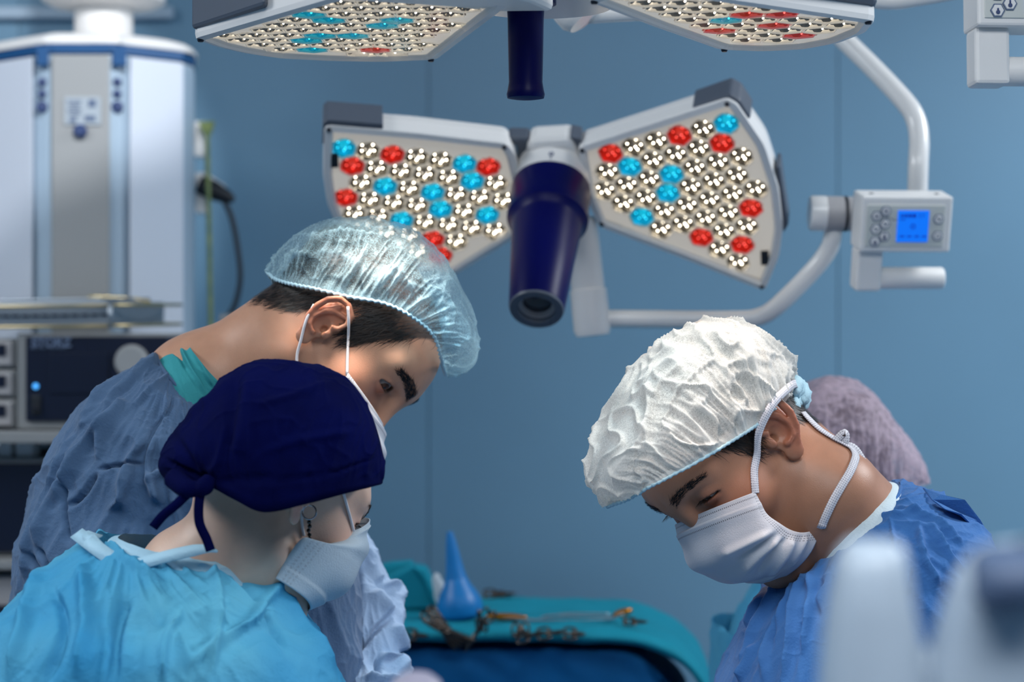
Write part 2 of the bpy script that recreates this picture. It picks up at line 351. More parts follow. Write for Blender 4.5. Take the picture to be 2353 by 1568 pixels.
M['white'] = mat('white_enamel', '#e9e6e3', rough=.25, spec=.5, coat=.3, bump=.02, bscale=700)
M['white2'] = mat('white_powder_coat', '#eae7e4', rough=.45, spec=.4, bump=.06, bscale=900)
M['grey_cap'] = mat('slate_grey_plastic', '#565d69', rough=.42, spec=.4, bump=.04, bscale=800)
M['grey_beige'] = mat('warm_grey_plastic', '#a8a5a6', rough=.5, bump=.04, bscale=500)
M['keypad'] = mat('pale_keypad_foil', '#cfd1cb', rough=.4)
M['panel_grey'] = mat('column_grey_panel', '#9d9e9e', rough=.4, bump=.02, bscale=200)
M['strip_blue'] = mat('column_pale_blue_strip', '#a9bccc', rough=.4, bump=.02, bscale=200)
M['band_blue'] = mat('column_blue_band', '#1c4f80', rough=.4, bump=.02, bscale=200)
M['col_white'] = mat('column_white_panel', '#d9dee8', rough=.35, bump=.02, bscale=200)
M['navy'] = mat('navy_plastic', '#01034a', rough=.38, spec=.16, coat=0, bump=.015, bscale=300)
M['dark'] = mat('dark_screw', '#33343b', rough=.35, metal=.6)
M['black'] = mat('black_rubber', '#131922', rough=.5, bump=.05, bscale=300)
M['device'] = mat('black_device_front', '#08122a', rough=.35, bump=.02, bscale=300)
M['device_frame'] = mat('grey_beige_metal', '#8b8d8e', rough=.4, bump=.03, bscale=300)
M['steel_dark'] = mat('worn_instrument_steel', '#5c534d', rough=.3, metal=1.0, bump=.05, bscale=200)
M['steel'] = mat('brushed_steel', '#a0a8b0', rough=.38, metal=.75, bump=.05, bscale=120, stretch=(1, 1, 12))
M['brass'] = mat('brass_edge', '#cdb98a', rough=.3, metal=1.0)
M['gold'] = mat('golden_handle', '#a56a1e', rough=.3, metal=.7)
M['teal_drape'] = mat('teal_drape', '#138aa0', rough=.75, spec=.2, bump=.2, bscale=200, var=.1, vscale=10)
M['blue_drape'] = mat('deep_blue_drape', '#0a64a0', rough=.7, spec=.2, bump=.2, bscale=200, var=.25, vscale=6)
M['rubber_blue'] = mat('blue_rubber', '#0f78bd', rough=.4, spec=.4, bump=.03, bscale=200)
M['cotton'] = mat('white_cotton_wad', '#b9c4cc', rough=.95, bump=.8, bscale=160)
M['print'] = mat('dark_blue_print', '#31436f', rough=.5)
M['print_lt'] = mat('pale_print', '#5b6b86', rough=.5)
M['cable_green'] = mat('green_yellow_cable', '#6d8258', rough=.5, bump=.05, bscale=100, col2='#8f9a52', vscale=40)
M['screen'] = mat('blue_lcd_screen', '#0a5fd0', rough=.2, emit='#0a72ee', estr=.75)
M['lcd_mark'] = mat('lcd_mark', '#0a1f9a', rough=.3, emit='#0a2fb0', estr=.4)
M['led_ind'] = mat('blue_indicator', '#3a8fe0', rough=.3, emit='#4aa6f0', estr=1.2)
M['knob_lilac'] = mat('lilac_grey_plastic', '#9a96a8', rough=.4, bump=.02, bscale=300)
M['fg_white'] = mat('pale_blue_white_plastic', '#b4c2d0', rough=.4, coat=.2, bump=.02, bscale=300)
M['fg_grey'] = mat('slate_blue_plastic', '#4f617f', rough=.5, bump=.02, bscale=300)
M['plate'] = mat('lit_lens_plate', '#c9c7c1', rough=.3, spec=.6, emit='#fff3e2', estr=.32, bump=.05, bscale=100)
M['hexrim'] = mat('clear_hex_wall', '#d6d3ca', rough=.18, spec=.6, emit='#fff0da', estr=.22, coat=.5)
def lens_mats(tag_, c, e, st, glow):
    return [M['hexrim'] if tag_ == 'white' else mat('hex_wall_'+tag_, '#c9c5bb', rough=.2, emit=e, estr=.22, coat=.5), mat('lens_reflector_'+tag_, c, rough=.10, metal=1.0, emit=e, estr=glow*.35), mat('led_'+tag_, '#ffffff', emit=e, estr=st), mat('lens_core_'+tag_, c if tag_ != 'white' else '#5a5752', rough=.08, spec=.8, coat=1.0, emit=e, estr=glow)]
LENS = {'white': lens_mats('white', '#74716b', '#fff1da', 18, .06), 'cyan': lens_mats('cyan', '#0f9ab8', (.01, .50, .66), 5, .8), 'red': lens_mats('red', '#b0241e', (.85, .06, .035), 4, .55)}
def pane_mat():
    m = bpy.data.materials.new('clear_cover_pane'); m.use_nodes = True; nt = m.node_tree; nt.nodes.remove(nt.nodes['Principled BSDF'])
    t = nt.nodes.new('ShaderNodeBsdfTransparent'); t.inputs[0].default_value = (.97, .97, .96, 1); g = nt.nodes.new('ShaderNodeBsdfGlossy'); g.inputs[0].default_value = (.9, .9, .88, 1); g.inputs[1].default_value = .06
    fr = nt.nodes.new('ShaderNodeFresnel'); fr.inputs[0].default_value = 1.3; ms = nt.nodes.new('ShaderNodeMixShader')
    k = nt.nodes.new('ShaderNodeMath'); k.operation = 'MULTIPLY'; k.inputs[1].default_value = .18; nt.links.new(fr.outputs[0], k.inputs[0]); nt.links.new(k.outputs[0], ms.inputs[0]); nt.links.new(t.outputs[0], ms.inputs[1]); nt.links.new(g.outputs[0], ms.inputs[2]); nt.links.new(ms.outputs[0], nt.nodes['Material Output'].inputs[0]); return m
M['pane'] = pane_mat()
M['wad'] = M['cotton']
# ---------------------------------------------------------------- heads
def head_rot(base, pitch, yaw, roll):
    c, s = math.cos, math.sin; pitch, yaw, roll = (math.radians(x) for x in (pitch, yaw, roll))
    Rp = np.array([[c(pitch), 0, s(pitch)], [0, 1, 0], [-s(pitch), 0, c(pitch)]]); Ry = np.array([[c(yaw), -s(yaw), 0], [s(yaw), c(yaw), 0], [0, 0, 1]])
    Rr = np.array([[1, 0, 0], [0, c(roll), -s(roll)], [0, s(roll), c(roll)]]); B = np.array([[c(base), -s(base), 0], [s(base), c(base), 0], [0, 0, 1]])
    return B @ Rp @ Ry @ Rr
class Head:
    """a head's own axes: x to the face, y to the person's left, z to the crown; origin between the ears"""
    def __init__(s, base, pitch, yaw, roll, px, depth, near, size=1.0):
        s.k = size; s.R = head_rot(base, pitch, yaw, roll); s.near = near          # near: sign of y on the side towards the room's viewer
        s.pos = V3(px[0], px[1], depth)
    def world(s, p): return np.asarray(p, float)*s.k @ s.R.T + s.pos
    def local(s, w): return (np.asarray(w, float)-s.pos) @ s.R/s.k
    def at(s, px, py, y):
        """head coordinates of the point with lateral offset y seen at a pixel"""
        o = s.local(np.array([0, 0, CAMZ])); d = V3(px, py, 1.0)-np.array([0, 0, CAMZ]); d = d @ s.R/s.k
        t = (y-o[1])/d[1]; return o+d*t
def ear_sdf(p, sgn, tilt, d, sh=(0, 0), es=1.0):
    ct, st = math.cos(tilt), math.sin(tilt); fl = 0.42
    q = p-np.array([-0.006+sh[0], sgn*0.0715, 0.004+sh[1]], np.float32)
    q = q/es
    a = q[:, 0]*ct+q[:, 2]*st; b = -q[:, 0]*st+q[:, 2]*ct; n = q[:, 1]*sgn
    n2 = n+a*fl                                    # the rear edge stands off the head
    e = np.stack([a, b, n2], 1).astype(np.float32); near = (np.abs(a) < 0.04) & (np.abs(b) < 0.055) & (np.abs(n) < 0.045)
    if not near.any(): return d
    e = e[near]; dd = d[near]/es
    def path(pts, r0, r1):
        k = len(pts)-1; out = None
        for i in range(k):
            c = cone(e, pts[i], pts[i+1], r0+(r1-r0)*i/k, r0+(r1-r0)*(i+1)/k); out = c if out is None else np.minimum(out, c)
        return out
    plate = ell(e, (-0.003, 0.003, 0.0035), (0.0155, 0.0265, 0.0032))
    ear = plate
    ear = smin(ear, path([(0.004, 0.0, .007), (0.0125, 0.008, .009), (0.0135, 0.018, .0095), (0.008, 0.0275, .010), (-0.002, 0.031, .0105), (-0.0125, 0.0265, .0105), (-0.0185, 0.015, .010), (-0.0185, 0.001, .0095), (-0.0145, -0.012, .008), (-0.007, -0.022, .006)], 0.0030, 0.0034), 0.0022)
    ear = smin(ear, ell(e, (-0.0005, -0.0265, .0045), (0.0085, 0.0095, 0.0042)), 0.004)
    ear = smin(ear, path([(0.005, 0.0205, .0075), (-0.004, 0.0145, .0085), (-0.010, 0.006, .009), (-0.0105, -0.005, .009), (-0.006, -0.0145, .009), (0.001, -0.0165, .0085)], 0.0024, 0.0034), 0.0025)
    ear = smin(ear, path([(-0.006, 0.022, .0075), (-0.0095, 0.008, .0085)], 0.0022, 0.0028), 0.0025)
    ear = smin(ear, ell(e, (0.0105, -0.0055, .0075), (0.0042, 0.0065, 0.0045)), 0.003)
    ear = smin(ear, ell(e, (0.002, -0.002, -0.008), (0.013, 0.02, 0.011)), 0.005)
    ear = smax(ear, -ell(e, (-0.0005, -0.004, .0105), (0.0085, 0.0105, 0.0075)), 0.0015)
    dd = smin(dd, ear, 0.004); dd = smax(dd, -sph(e, (0.004, -0.005, .003), 0.0042), 0.0015)
    d = d.copy(); d[near] = dd*es; return d
def head_sdf(o):
    fem = o.get('fem', 0.0); ns = o.get('nose', 1.0); lid = o.get('lid', 0.0034)
    def f(p):
        yy = np.abs(p[:, 1]); s = np.stack([p[:, 0], yy, p[:, 2]], 1)
        d = ell(p, (-.012, 0, .043), (.098, .0765, .073))
        d = smin(d, ell(p, (.040, 0, .046), (.063, .060, .054)), .03)
        d = smin(d, ell(p, (.034, 0, -.012), (.064, .060-.003*fem, .080)), .03)
        d = smin(d, cone(s, (.010, .050-.003*fem, -.058), (.076, .014, -.101), .020, .019-.002*fem), .028)
        d = smin(d, ell(p, (.050, 0, -.078), (.045, .040, .036)), .02)
        d = smin(d, sph(s, (.066, .043, -.010), .0185), .028)
        d = smin(d, cone(s, (.092, .010, .041), (.074, .048, .045), .0105-.002*fem, .008), .018)
        d = smax(d, -ell(s, (.104, .0335, .020), (.017, .020, .0125)), .014)
        d = smin(d, cone(p, (.098, 0, .030), (.102+.020*ns, 0, -.018), .0075, .0085+.002*ns), .014)
        d = smin(d, sph(p, (.101+.020*ns, 0, -.021), .0115), .008); d = smin(d, sph(s, (.096+.014*ns, .0125, -.026), .0085), .008)
        d = smin(d, ell(p, (.098, 0, -.054), (.014, .026, .0065)), .010); d = smin(d, ell(p, (.097, 0, -.066), (.014, .022, .0075)), .010)
        d = smin(d, sph(p, (.085, 0, -.098), .018), .02)
        # eyelids round the eyeball, opened along a narrow almond
        d = smin(d, ell(s, (.0785, .0325, .0235), (.0158, .0165, .0150)), .005)
        q = np.stack([s[:, 0], s[:, 1], s[:, 2]-0.0028*np.sin((s[:, 1]-.02)*110)-o.get('gaze', -.002)], 1)
        d = smax(d, -ell(q, (.0915, .0365, .0225), (.0145, .0160, lid)), .0010)
        for a, b, ra, rb in o['neck']: d = smin(d, cone(p, a, b, ra, rb), .022)
        for sg in ((-1, 1) if not o.get('noears') else ()): d = ear_sdf(p, sg, o.get('eartilt', 0.2), d, o.get('earshift', (0, 0)), o.get('earscale', 1.0))
        for a, b, ra, rb, k in o.get('extra', ()): d = smin(d, cone(p, a, b, ra, rb), k)
        return d
    return f
def hair_mask(v, hl):
    """1 where hair grows: hl = control points (x, z of the hairline) from the nape to the forehead"""
    hx, hz = np.array(hl).T
    z = np.interp(v[:, 0], hx, hz)+0.004*noise(v*90)
    return sstep(-.004, .010, v[:, 2]-z)
def skin_tint(v, base, hl, dark, stub=0.25, lid=.003, gaze=-.003):
    b = np.array(lin(base)); c = np.tile(b, (len(v), 1)); y = np.abs(v[:, 1])
    def blob(x0, y0, z0, r): return np.exp(-(((v[:, 0]-x0)**2+(y-y0)**2+(v[:, 2]-z0)**2)/r**2))
    red = np.clip(0.9*sstep(.071, .084, y)*np.exp(-(((v[:, 0]+.002)/.028)**2+(v[:, 2]/.036)**2)**2)+.6*blob(.07, .045, -.01, .028)+.7*blob(.122, 0, -.02, .02)+.7*blob(.088, .034, .018, .014)+.35*blob(.10, 0, -.06, .03), 0, 1)
    c = c*(1+red[:, None]*np.array([.06, -.24, -.28]))
    c = c*(1-.35*blob(.086, .034, .0185, .010)[:, None]*np.array([.7, 1, 1]))
    q = np.stack([v[:, 0], y, v[:, 2]-0.0028*np.sin((y-.02)*110)-gaze], 1).astype(np.float32); ed = ell(q, (.0915, .0365, .0225), (.0145, .0160, lid))
    line = np.exp(-np.maximum(ed, 0)**2/.0011**2)*np.where(q[:, 2] > .0225, 1.0, .35)*(v[:, 0] > .06)*(y > .014); c = c*(1-.9*line[:, None])      # dark roots of the lashes
    shade = stub*sstep(-.02, -.05, v[:, 2])*sstep(.0, .03, v[:, 0])*(1-blob(.09, 0, -.06, .012)); c = c*(1-shade[:, None]*np.array([.75, .6, .5]))
    h = hair_mask(v, hl)[:, None]*0.93; hd = np.array(lin(dark)); return c*(1-h)+hd*h
def strands(name, verts, faces, mask, comb, length, n, width, m, parent, H, lift=0.25, curl=0.0):
    """single hairs as tapered slips, rooted on the scalp and combed along its surface"""
    fc = verts[faces].mean(1); nr = normals_of(verts, faces)[faces[:, 0]]
    area_ = np.linalg.norm(np.cross(verts[faces[:, 2]]-verts[faces[:, 0]], verts[faces[:, 3]]-verts[faces[:, 1]]), axis=1)
    w = area_*mask(fc); k = RNG.choice(len(fc), n, p=w/w.sum())
    p = fc[k]+RNG.normal(0, .0006, (n, 3)); nn = nr[k]; c = comb(p)+RNG.normal(0, .16, (n, 3)); c -= nn*(c*nn).sum(1, keepdims=True); c /= np.linalg.norm(c, axis=1, keepdims=True)
    L = length(p)*RNG.uniform(.6, 1.25, n); sd = np.cross(c, nn); sd /= np.linalg.norm(sd, axis=1, keepdims=True)
    V = []; bend = RNG.normal(0, .2+curl, (n, 1))
    for t, ww in ((0, 1.0), (.4, .9), (.75, .6), (1, .12)):
        q = p+c*(L*t)[:, None]+nn*(lift*L*t*(1-.55*t))[:, None]+sd*(bend*(L*t*t)[:, None])
        V += [q-sd*width*ww, q+sd*width*ww]
    v = np.stack(V, 1).reshape(-1, 3); base = np.arange(n)[:, None]*8
    f = np.concatenate([base+np.array([2*i, 2*i+1, 2*i+3, 2*i+2]) for i in range(3)])
    o = link(name, np_mesh(name, H.world(v), f), m, parent); o['kind'] = 'stuff'; return o
def arch_loft(H, edge, mid, ns, na, expo=0.8, bulge=0.0, over=0.0, disp=None, thick=0.0):
    """sheet stretched from the near edge over the middle line to the mirrored far edge (head coordinates).
    edge: (px, py, y) list; mid: (px, py) list"""
    E = np.array([H.at(a, b, H.near*y) for a, b, y in edge]); Y = np.array([y for _, _, y in edge]); T = np.array([H.at(a, b, 0.0) for a, b in mid])
    E = catmull(np.concatenate([E, Y[:, None]], 1), ns); Y = E[:, 3]; E = E[:, :3]; E[:, 1] = 0; T = catmull(T, ns)
    a = np.linspace(-1, 1, na); A, S = np.meshgrid(a, np.arange(ns))
    ex = expo if not isinstance(expo, tuple) else (expo[0]+(expo[1]-expo[0])*np.minimum(S/(ns-1)*1.6, 1))
    ca = np.cos(A*PI/2).clip(0)**ex; sa = np.sin(A*PI/2)
    v = E[S]+(T-E)[S]*ca[..., None]; v[..., 1] = Y[S]*sa*(1+bulge*(1-np.abs(A)**4)*np.abs(sa))
    rim = np.clip((np.abs(A)-.72)/.28, 0, 1)
    if over: v += (T-E)[S]*(-over*(rim*(1-rim)*4))[..., None]
    v = v.reshape(-1, 3); f = grid_faces(na, ns)
    if disp is not None:
        n = normals_of(v, f); c = v.mean(0); sg = np.sign(((v-c)*n).sum(1).mean()); n *= sg if sg else 1
        v = v+n*disp(v, A.ravel(), S.ravel()/(ns-1))[:, None]
    return v, f, A.ravel(), S.ravel()/(ns-1)
def eyes(H, parent, iris, look, gz=0.0):
    for s in (-1, 1):
        c = np.array([.0785, s*.0325, .0235]); d = np.array(look, float); d /= np.linalg.norm(d)
        r, u, n = frame_from(d, (0, 0, 1)); v = []; rings = 18; seg = 24
        th = np.linspace(0, PI, rings); ph = np.linspace(0, 2*PI, seg, endpoint=False)
        for t in th:
            rad = .0123*(1+0.05*math.exp(-(t/.35)**2)); v.append(c+n*rad*math.cos(t)+rad*math.sin(t)*(np.cos(ph)[:, None]*r+np.sin(ph)[:, None]*u))
        v = np.concatenate(v); f = grid_faces(seg, rings, True); me = np_mesh('eye', H.world(v), f)
        for mm in (M['eye_white'], iris, M['pupil']): me.materials.append(mm)
        mi = np.zeros(len(f), np.int32); ring = f[:, 0]//seg; mi[ring < 3] = 1; mi[ring < 1] = 2; me.polygons.foreach_set('material_index', mi)
        link('eye', me, None, parent)
def brow_lashes(H, parent, verts, faces, m, n=420, thick=1.0, lash=True):
    for s in (-1, 1):
        def bm_(p):
            t = np.clip((p[:, 1]*s-.010)/.044, 0, 1); zc = .0415+.0065*np.sin(t*2.2)-.004*t*t; wz = (.0052-.0030*t)*thick
            return (np.abs(p[:, 2]-zc) < wz)*(p[:, 1]*s > .010)*(p[:, 1]*s < .054)*(p[:, 0] > .05)
        strands('eyebrow', verts, faces, lambda p: bm_(p).astype(float)+1e-9, lambda p: np.stack([-0.3+0*p[:, 0], s*(1+0*p[:, 0]), 0.5-14*np.abs(p[:, 1]-s*.012)], 1), lambda p: .0075+0*p[:, 0], n, .00022, m, parent, H, .32)
        if lash:
            k = 46; t = np.linspace(-1, 1, k)+RNG.normal(0, .02, k); V = []
            c = np.array([.0785, s*.0325, .0235]); a = t*0.80; z0 = .0038*np.cos(t*1.4)-.003
            p = c+np.stack([.0160*np.cos(a), s*.0164*np.sin(a), z0], 1); out = (p-c); out[:, 2] = .002; out /= np.linalg.norm(out, axis=1, keepdims=True)
            sd = np.stack([0*t, 1+0*t, 0*t], 1); L = .0085*RNG.uniform(.7, 1.15, k)
            for u, w in ((0, 1), (.5, .8), (1, .1)):
                q = p+out*(L*u)[:, None]+np.array([0, 0, -1.0])*(L*(.35*u-.15*u*u))[:, None]; V += [q-sd*.0003*w, q+sd*.0003*w]
            v = np.stack(V, 1).reshape(-1, 3); b = np.arange(k)[:, None]*6; f = np.concatenate([b+np.array([0, 1, 3, 2]), b+np.array([2, 3, 5, 4])])
            o = link('eyelashes', np_mesh('eyelashes', H.world(v), f), m, parent); o['kind'] = 'stuff'
def ring_loft(rings, rows, seg, expo=2.3):
    """cloth body: rings of (left px, left py, right px, right py, depth, half thickness)"""
    r = catmull(rings, rows); t = np.linspace(0, 2*PI, seg, endpoint=False); c, s = np.cos(t), np.sin(t)
    c, s = np.sign(c)*np.abs(c)**(2/expo), np.sign(s)*np.abs(s)**(2/expo); v = []
    for a, b, cc, d, dep, hb in r:
        L, Rr = V3(a, b, dep), V3(cc, d, dep); m = (L+Rr)/2; h = (Rr-L)/2
        v.append(m+c[:, None]*h+s[:, None]*np.array([0, hb, 0]))
    return np.concatenate(v), grid_faces(seg, rows, True)
def cloth_object(name, v, f, disp, m, parent, solid=0.0):
    n = normals_of(v, f); ctr = v.mean(0); n *= np.sign(((v-ctr)*n).sum(1).mean())
    v = v+n*disp(v, project(v))[:, None]
    o = link(name, np_mesh(name, v, f), m, parent)
    if solid: md = o.modifiers.new('thickness', 'SOLIDIFY'); md.thickness = solid; md.offset = -1
    return o

from mathutils.bvhtree import BVHTree
def skin_tree(H, v, f): return BVHTree.FromPolygons([tuple(p) for p in H.world(v)], f.tolist())
def on_skin(tree, px, py, off, d=2.0):
    """point resting on the skin (off metres proud) along the line of sight of a reference pixel; beside the body, at depth d"""
    o = Vector((0, 0, CAMZ)); r = Vector(V3(px, py, 1.0))-o; r.normalize(); h = tree.ray_cast(o, r)
    return np.array(h[0]+h[1]*off*(1 if h[1].dot(r) < 0 else -1)) if h[0] is not None else V3(px, py, d)

def skin_ribbon(name, tree, pts, width, m, parent, off=.0016, n=90, d=2.0, head=(), tail=()):
    """tape lying on the skin: follows the body under a line of reference pixels; head and tail are (point, up) pairs off the body"""
    P_, U_ = [np.array(h[0]) for h in head], [np.array(h[1], float) for h in head]; o = Vector((0, 0, CAMZ))
    for x, y in catmull(pts, 4*len(pts)):
        r = Vector(V3(x, y, 1.0))-o; r.normalize(); h = tree.ray_cast(o, r)
        if h[0] is None: continue
        nn = h[1] if h[1].dot(r) < 0 else -h[1]; P_.append(np.array(h[0]+nn*off)); U_.append(np.array(nn))
    P_ += [np.array(t[0]) for t in tail]; U_ += [np.array(t[1], float) for t in tail]
    return ribbon(name, P_, width, m, parent, n, .0006, U_)
# ================================================================ person 1: tall surgeon bending to the right
def build_head(name_prefix, H, o, hl, base, dark, root, lo=(-.20, -.125, -.20), hi=(.15, .125, .15), h=.0017, stub=.25):
    v, f = surface_net(head_sdf(o), lo, hi, h)
    me = np_mesh('body', H.world(v), f); set_color(me, 'tint', skin_tint(v, base, hl, dark, stub, o.get('lid', .0034), o.get('gaze', -.002)))
    link('body', me, M['skin'], root); return v, f
def local_neck(H, pts):
    """neck and shoulder pieces given as world points and radii"""
    return [(H.local(a), H.local(b), ra, rb) for a, b, ra, rb in pts]
H1 = Head(0, 62, -13, -5, (752, 731), 2.15, -1)
H1.pos = H1.pos+H1.R@np.array([0, .072, 0])
p1 = thing('person', (V3(420, 1568, 2.2)[0], 2.2, 0.0), 'surgeon in a grey-blue gown and sheer pale blue bouffant cap, bending over the nurse', 'person')
o1 = {'neck': local_neck(H1, [(H1.world((-.030, 0, .0)), V3(640, 812, 2.215), .060, .060), (V3(640, 812, 2.215), V3(470, 915, 2.22), .060, .070), (V3(470, 915, 2.22), V3(350, 1060, 2.23), .070, .08)]), 'eartilt': 0.06, 'earshift': (.012, -.008), 'lid': .0048, 'gaze': -.001, 'nose': .8}
HL1 = [(-.13, -.075), (-.085, -.070), (-.050, -.058), (-.022, -.030), (-.010, .028), (.014, .034), (.022, .004), (.038, .006), (.046, .028), (.056, .054), (.065, .088), (.080, .105), (.092, .098), (.14, .1)]
v1, f1 = build_head('p1', H1, o1, HL1, '#c69478', '#2a211d', p1, lo=(-.24, -.125, -.34), stub=.12)
eyes(H1, p1, M['iris_brown'], (1, -.42, -.28))
brow_lashes(H1, p1, v1, f1, M['hair'], 640, 1.35)
comb1 = lambda p: np.stack([-.30+0*p[:, 0], 0*p[:, 0], -1+0*p[:, 0]], 1)
strands('hair', v1, f1, lambda p: hair_mask(p, HL1)**1.5*(np.abs(p[:, 1])<.079)*(1-.93*sstep(.06, .09, p[:, 2])), comb1, lambda p: .010+.012*sstep(-.05, .05, p[:, 2]), 9000, .00028, M['hair'], p1, H1, .16)

T1 = skin_tree(H1, v1, f1)
H2 = Head(PI, 60, 30, -14, (1785, 992), 2.02, 1)
H2.pos = H2.pos-H2.R@np.array([0, .072, 0])
p2 = thing('person', (V3(1950, 1568, 2.1)[0], 2.1, 0.0), 'surgeon in a royal blue gown, white bouffant cap and tie-on mask, looking down', 'person')
o2 = {'neck': local_neck(H2, [(H2.world((-.030, 0, -.01)), V3(1905, 1148, 2.06), .054, .052), (V3(1905, 1148, 2.06), V3(1965, 1228, 2.08), .052, .058), (V3(1965, 1228, 2.08), V3(2010, 1340, 2.1), .058, .085)]), 'eartilt': 0.12, 'earshift': (.011, .002), 'nose': -.25, 'earscale': 1.12, 'lid': .0021, 'gaze': -.004}
HL2 = [(-.13, -.060), (-.085, -.060), (-.050, -.050), (-.026, -.020), (-.012, .034), (.014, .042), (.024, .002), (.038, .004), (.046, .028), (.057, .042), (.072, .070), (.084, .085), (.092, .1), (.14, .11)]
v2, f2 = build_head('p2', H2, o2, HL2, '#b07d62', '#1d1815', p2, lo=(-.22, -.125, -.30), stub=.2)
eyes(H2, p2, M['iris_dark'], (1, 0.0, -.35))
brow_lashes(H2, p2, v2, f2, M['hair2'], 300, .95)
strands('hair', v2, f2, lambda p: hair_mask(p, HL2)**1.5*(np.abs(p[:, 1])<.079), lambda p: np.stack([-.25+0*p[:, 0], 0*p[:, 0], -1+0*p[:, 0]], 1), lambda p: .008+.012*sstep(-.05, .05, p[:, 2]), 8000, .00028, M['hair2'], p2, H2, .16)

T2 = skin_tree(H2, v2, f2)
H3 = Head(math.radians(35), 34, 0, -5.5, (697, 1110), 1.75, -1, .90)
H3.pos = V3(697, 1146, 1.86)+H3.R@np.array([0, .066, 0])
p3 = thing('person', (V3(420, 1568, 1.78)[0], 1.78, 0.0), 'nurse seen from behind in a sky blue disposable gown, navy tied cap and earring', 'person')
o3 = {'neck': local_neck(H3, [(H3.world((-.028, 0, -.01)), V3(545, 1262, 1.89), .052, .050), (V3(545, 1262, 1.89), V3(450, 1335, 1.90), .050, .058), (V3(450, 1335, 1.90), V3(390, 1480, 1.90), .058, .09)]), 'eartilt': 0.2, 'lid': .0026, 'gaze': -.004, 'fem': 1.0, 'nose': .25}
HL3 = [(-.13, -.012), (-.085, -.012), (-.060, -.010), (-.040, .015), (-.030, .03), (-.018, .030), (.004, .036), (.010, .012), (.026, .02), (.040, .036), (.055, .050), (.072, .075), (.084, .088), (.092, .1), (.14, .11)]
v3, f3 = build_head('p3', H3, o3, HL3, '#e0bba5', '#3a2b24', p3, lo=(-.22, -.125, -.30), h=.0019, stub=0)
eyes(H3, p3, M['iris_dark'], (1, 0.0, -.35))
brow_lashes(H3, p3, v3, f3, M['hair2'], 220, .7)
strands('hair', v3, f3, lambda p: hair_mask(p, HL3)**1.5*(p[:, 2] < .03)*(np.abs(p[:, 1])<.079), lambda p: np.stack([-1+0*p[:, 0], 0*p[:, 0], -.2+0*p[:, 0]], 1), lambda p: .03+0*p[:, 2], 3500, .0003, M['hair2'], p3, H3, .1)

T3 = skin_tree(H3, v3, f3)
# ---------------------------------------------------------------- caps, masks, gowns
def make_cap(name, H, edge, mid, m, root, seed, strokes=(), expo=.75, bulge=.12, over=.05, amp=1.0, band=None, ns=300, na=190, gather=60, layer_gain=.5, crump=1.0):
    store = {}
    def disp(v, A, S):
        g = sstep(.25, 1.0, np.abs(A)); q = H.local(H.world(v))*1.0
        w = np.stack([noise(q*16, seed), noise(q*16, seed+9.3), noise(q*16, seed+17.1)], 1)*.35
        big = ridge(q*13+w, seed, 2.5); fine = ridge(q*34+w*2, seed+4, 5)
        gat = ridge(np.stack([S*gather+w[:, 0]*3, A*1.6+w[:, 1], 0*A], 1), seed+2, 2)
        pleat = ridge(np.stack([S*gather*.42+w[:, 0]*2.5, A*.9, 0*A], 1), seed+7, 3)
        d = crump*(.0045*(big-.35)+.0027*(fine-.25))+amp*(.0042*(gat-.45)*g+.006*(pleat-.3)*g)
        store['lay'] = layer_gain*np.clip(.55*np.maximum(big-.55, 0)*2+.45*np.maximum(fine-.6, 0)*2+g*.8*np.maximum(gat-.5, 0)*2+.9*np.maximum(pleat-.6, 0)*g*2+.6*sstep(.93, 1, np.abs(A)), 0, 1)
        fade = np.clip((1-np.abs(A))/.06, .12, 1)*np.clip(S/.04, .1, 1)*np.clip((1-S)/.04, .1, 1)
        d = d*fade
        if len(strokes):
            w_ = H.world(v); d = d+stroke_disp(project(w_), strokes)*(((w_-H.pos)[:, 1]) < .02)
        return d
    v, f, A, S = arch_loft(H, edge, mid, ns, na, expo, bulge, over, disp)
    me = np_mesh(name, H.world(v), f); set_attr(me, 'layers', store['lay']); o = link(name, me, m, root)
    if band is not None:
        for k in (0, na-1):
            p = H.world(v.reshape(ns, na, 3)[:, k]); p = p[::2]; pts = p+0.0006*np.sin(np.arange(len(p))*2.1)[:, None]
            vv, ff = tube_mesh(pts, .0013+.0008*np.abs(np.sin(np.arange(len(pts))*1.05)), 8)
            link('elastic_band', np_mesh('elastic_band', vv, ff), band, root)
    return o
def cotton(seed, strokes=(), amp=1.0, centre=None, k_ang=9.0, k_rad=.004, base=30.0, kx=1.0, warp=.5):
    """cloth relief: folds running out from a centre (pixels of the reference), soft drape and the traced folds"""
    def d(v, xy):
        w = noise(v*7, seed)*warp; out = .0045*noise(v*9, seed+3)+.0012*noise(v*base, seed+5)
        if centre is not None:
            r = xy-np.array(centre, float); an = np.arctan2(r[:, 1], r[:, 0]); ra = np.linalg.norm(r, axis=1)
            g = np.stack([an*k_ang+w*1.3, ra*k_rad+w, v[:, 1]*9], 1); fade = sstep(30, 160, ra)
            out += fade*(.0058*(ridge(g*.6, seed+1, 2.6)-.4)+.0022*(ridge(g*np.array([1.6, 1.5, 2]), seed+2, 3)-.4))
        out += .0021*(ridge(v*np.array([26, 26, 15])*kx+w[:, None], seed+8, 3)-.35)
        out += .0017*ridge(v*np.array([17, 17, 9])*kx+w[:, None]*1.6, seed+12, 9)+.0011*ridge(v*np.array([44, 44, 24])*kx+w[:, None]*2, seed+14, 7)
        out *= amp
        if len(strokes): out += 1.6*stroke_disp(xy, strokes)
        return out
    return d
BAND = mat('pale_blue_elastic_hem', '#b4d6e2', rough=.7, bump=.3, bscale=500)
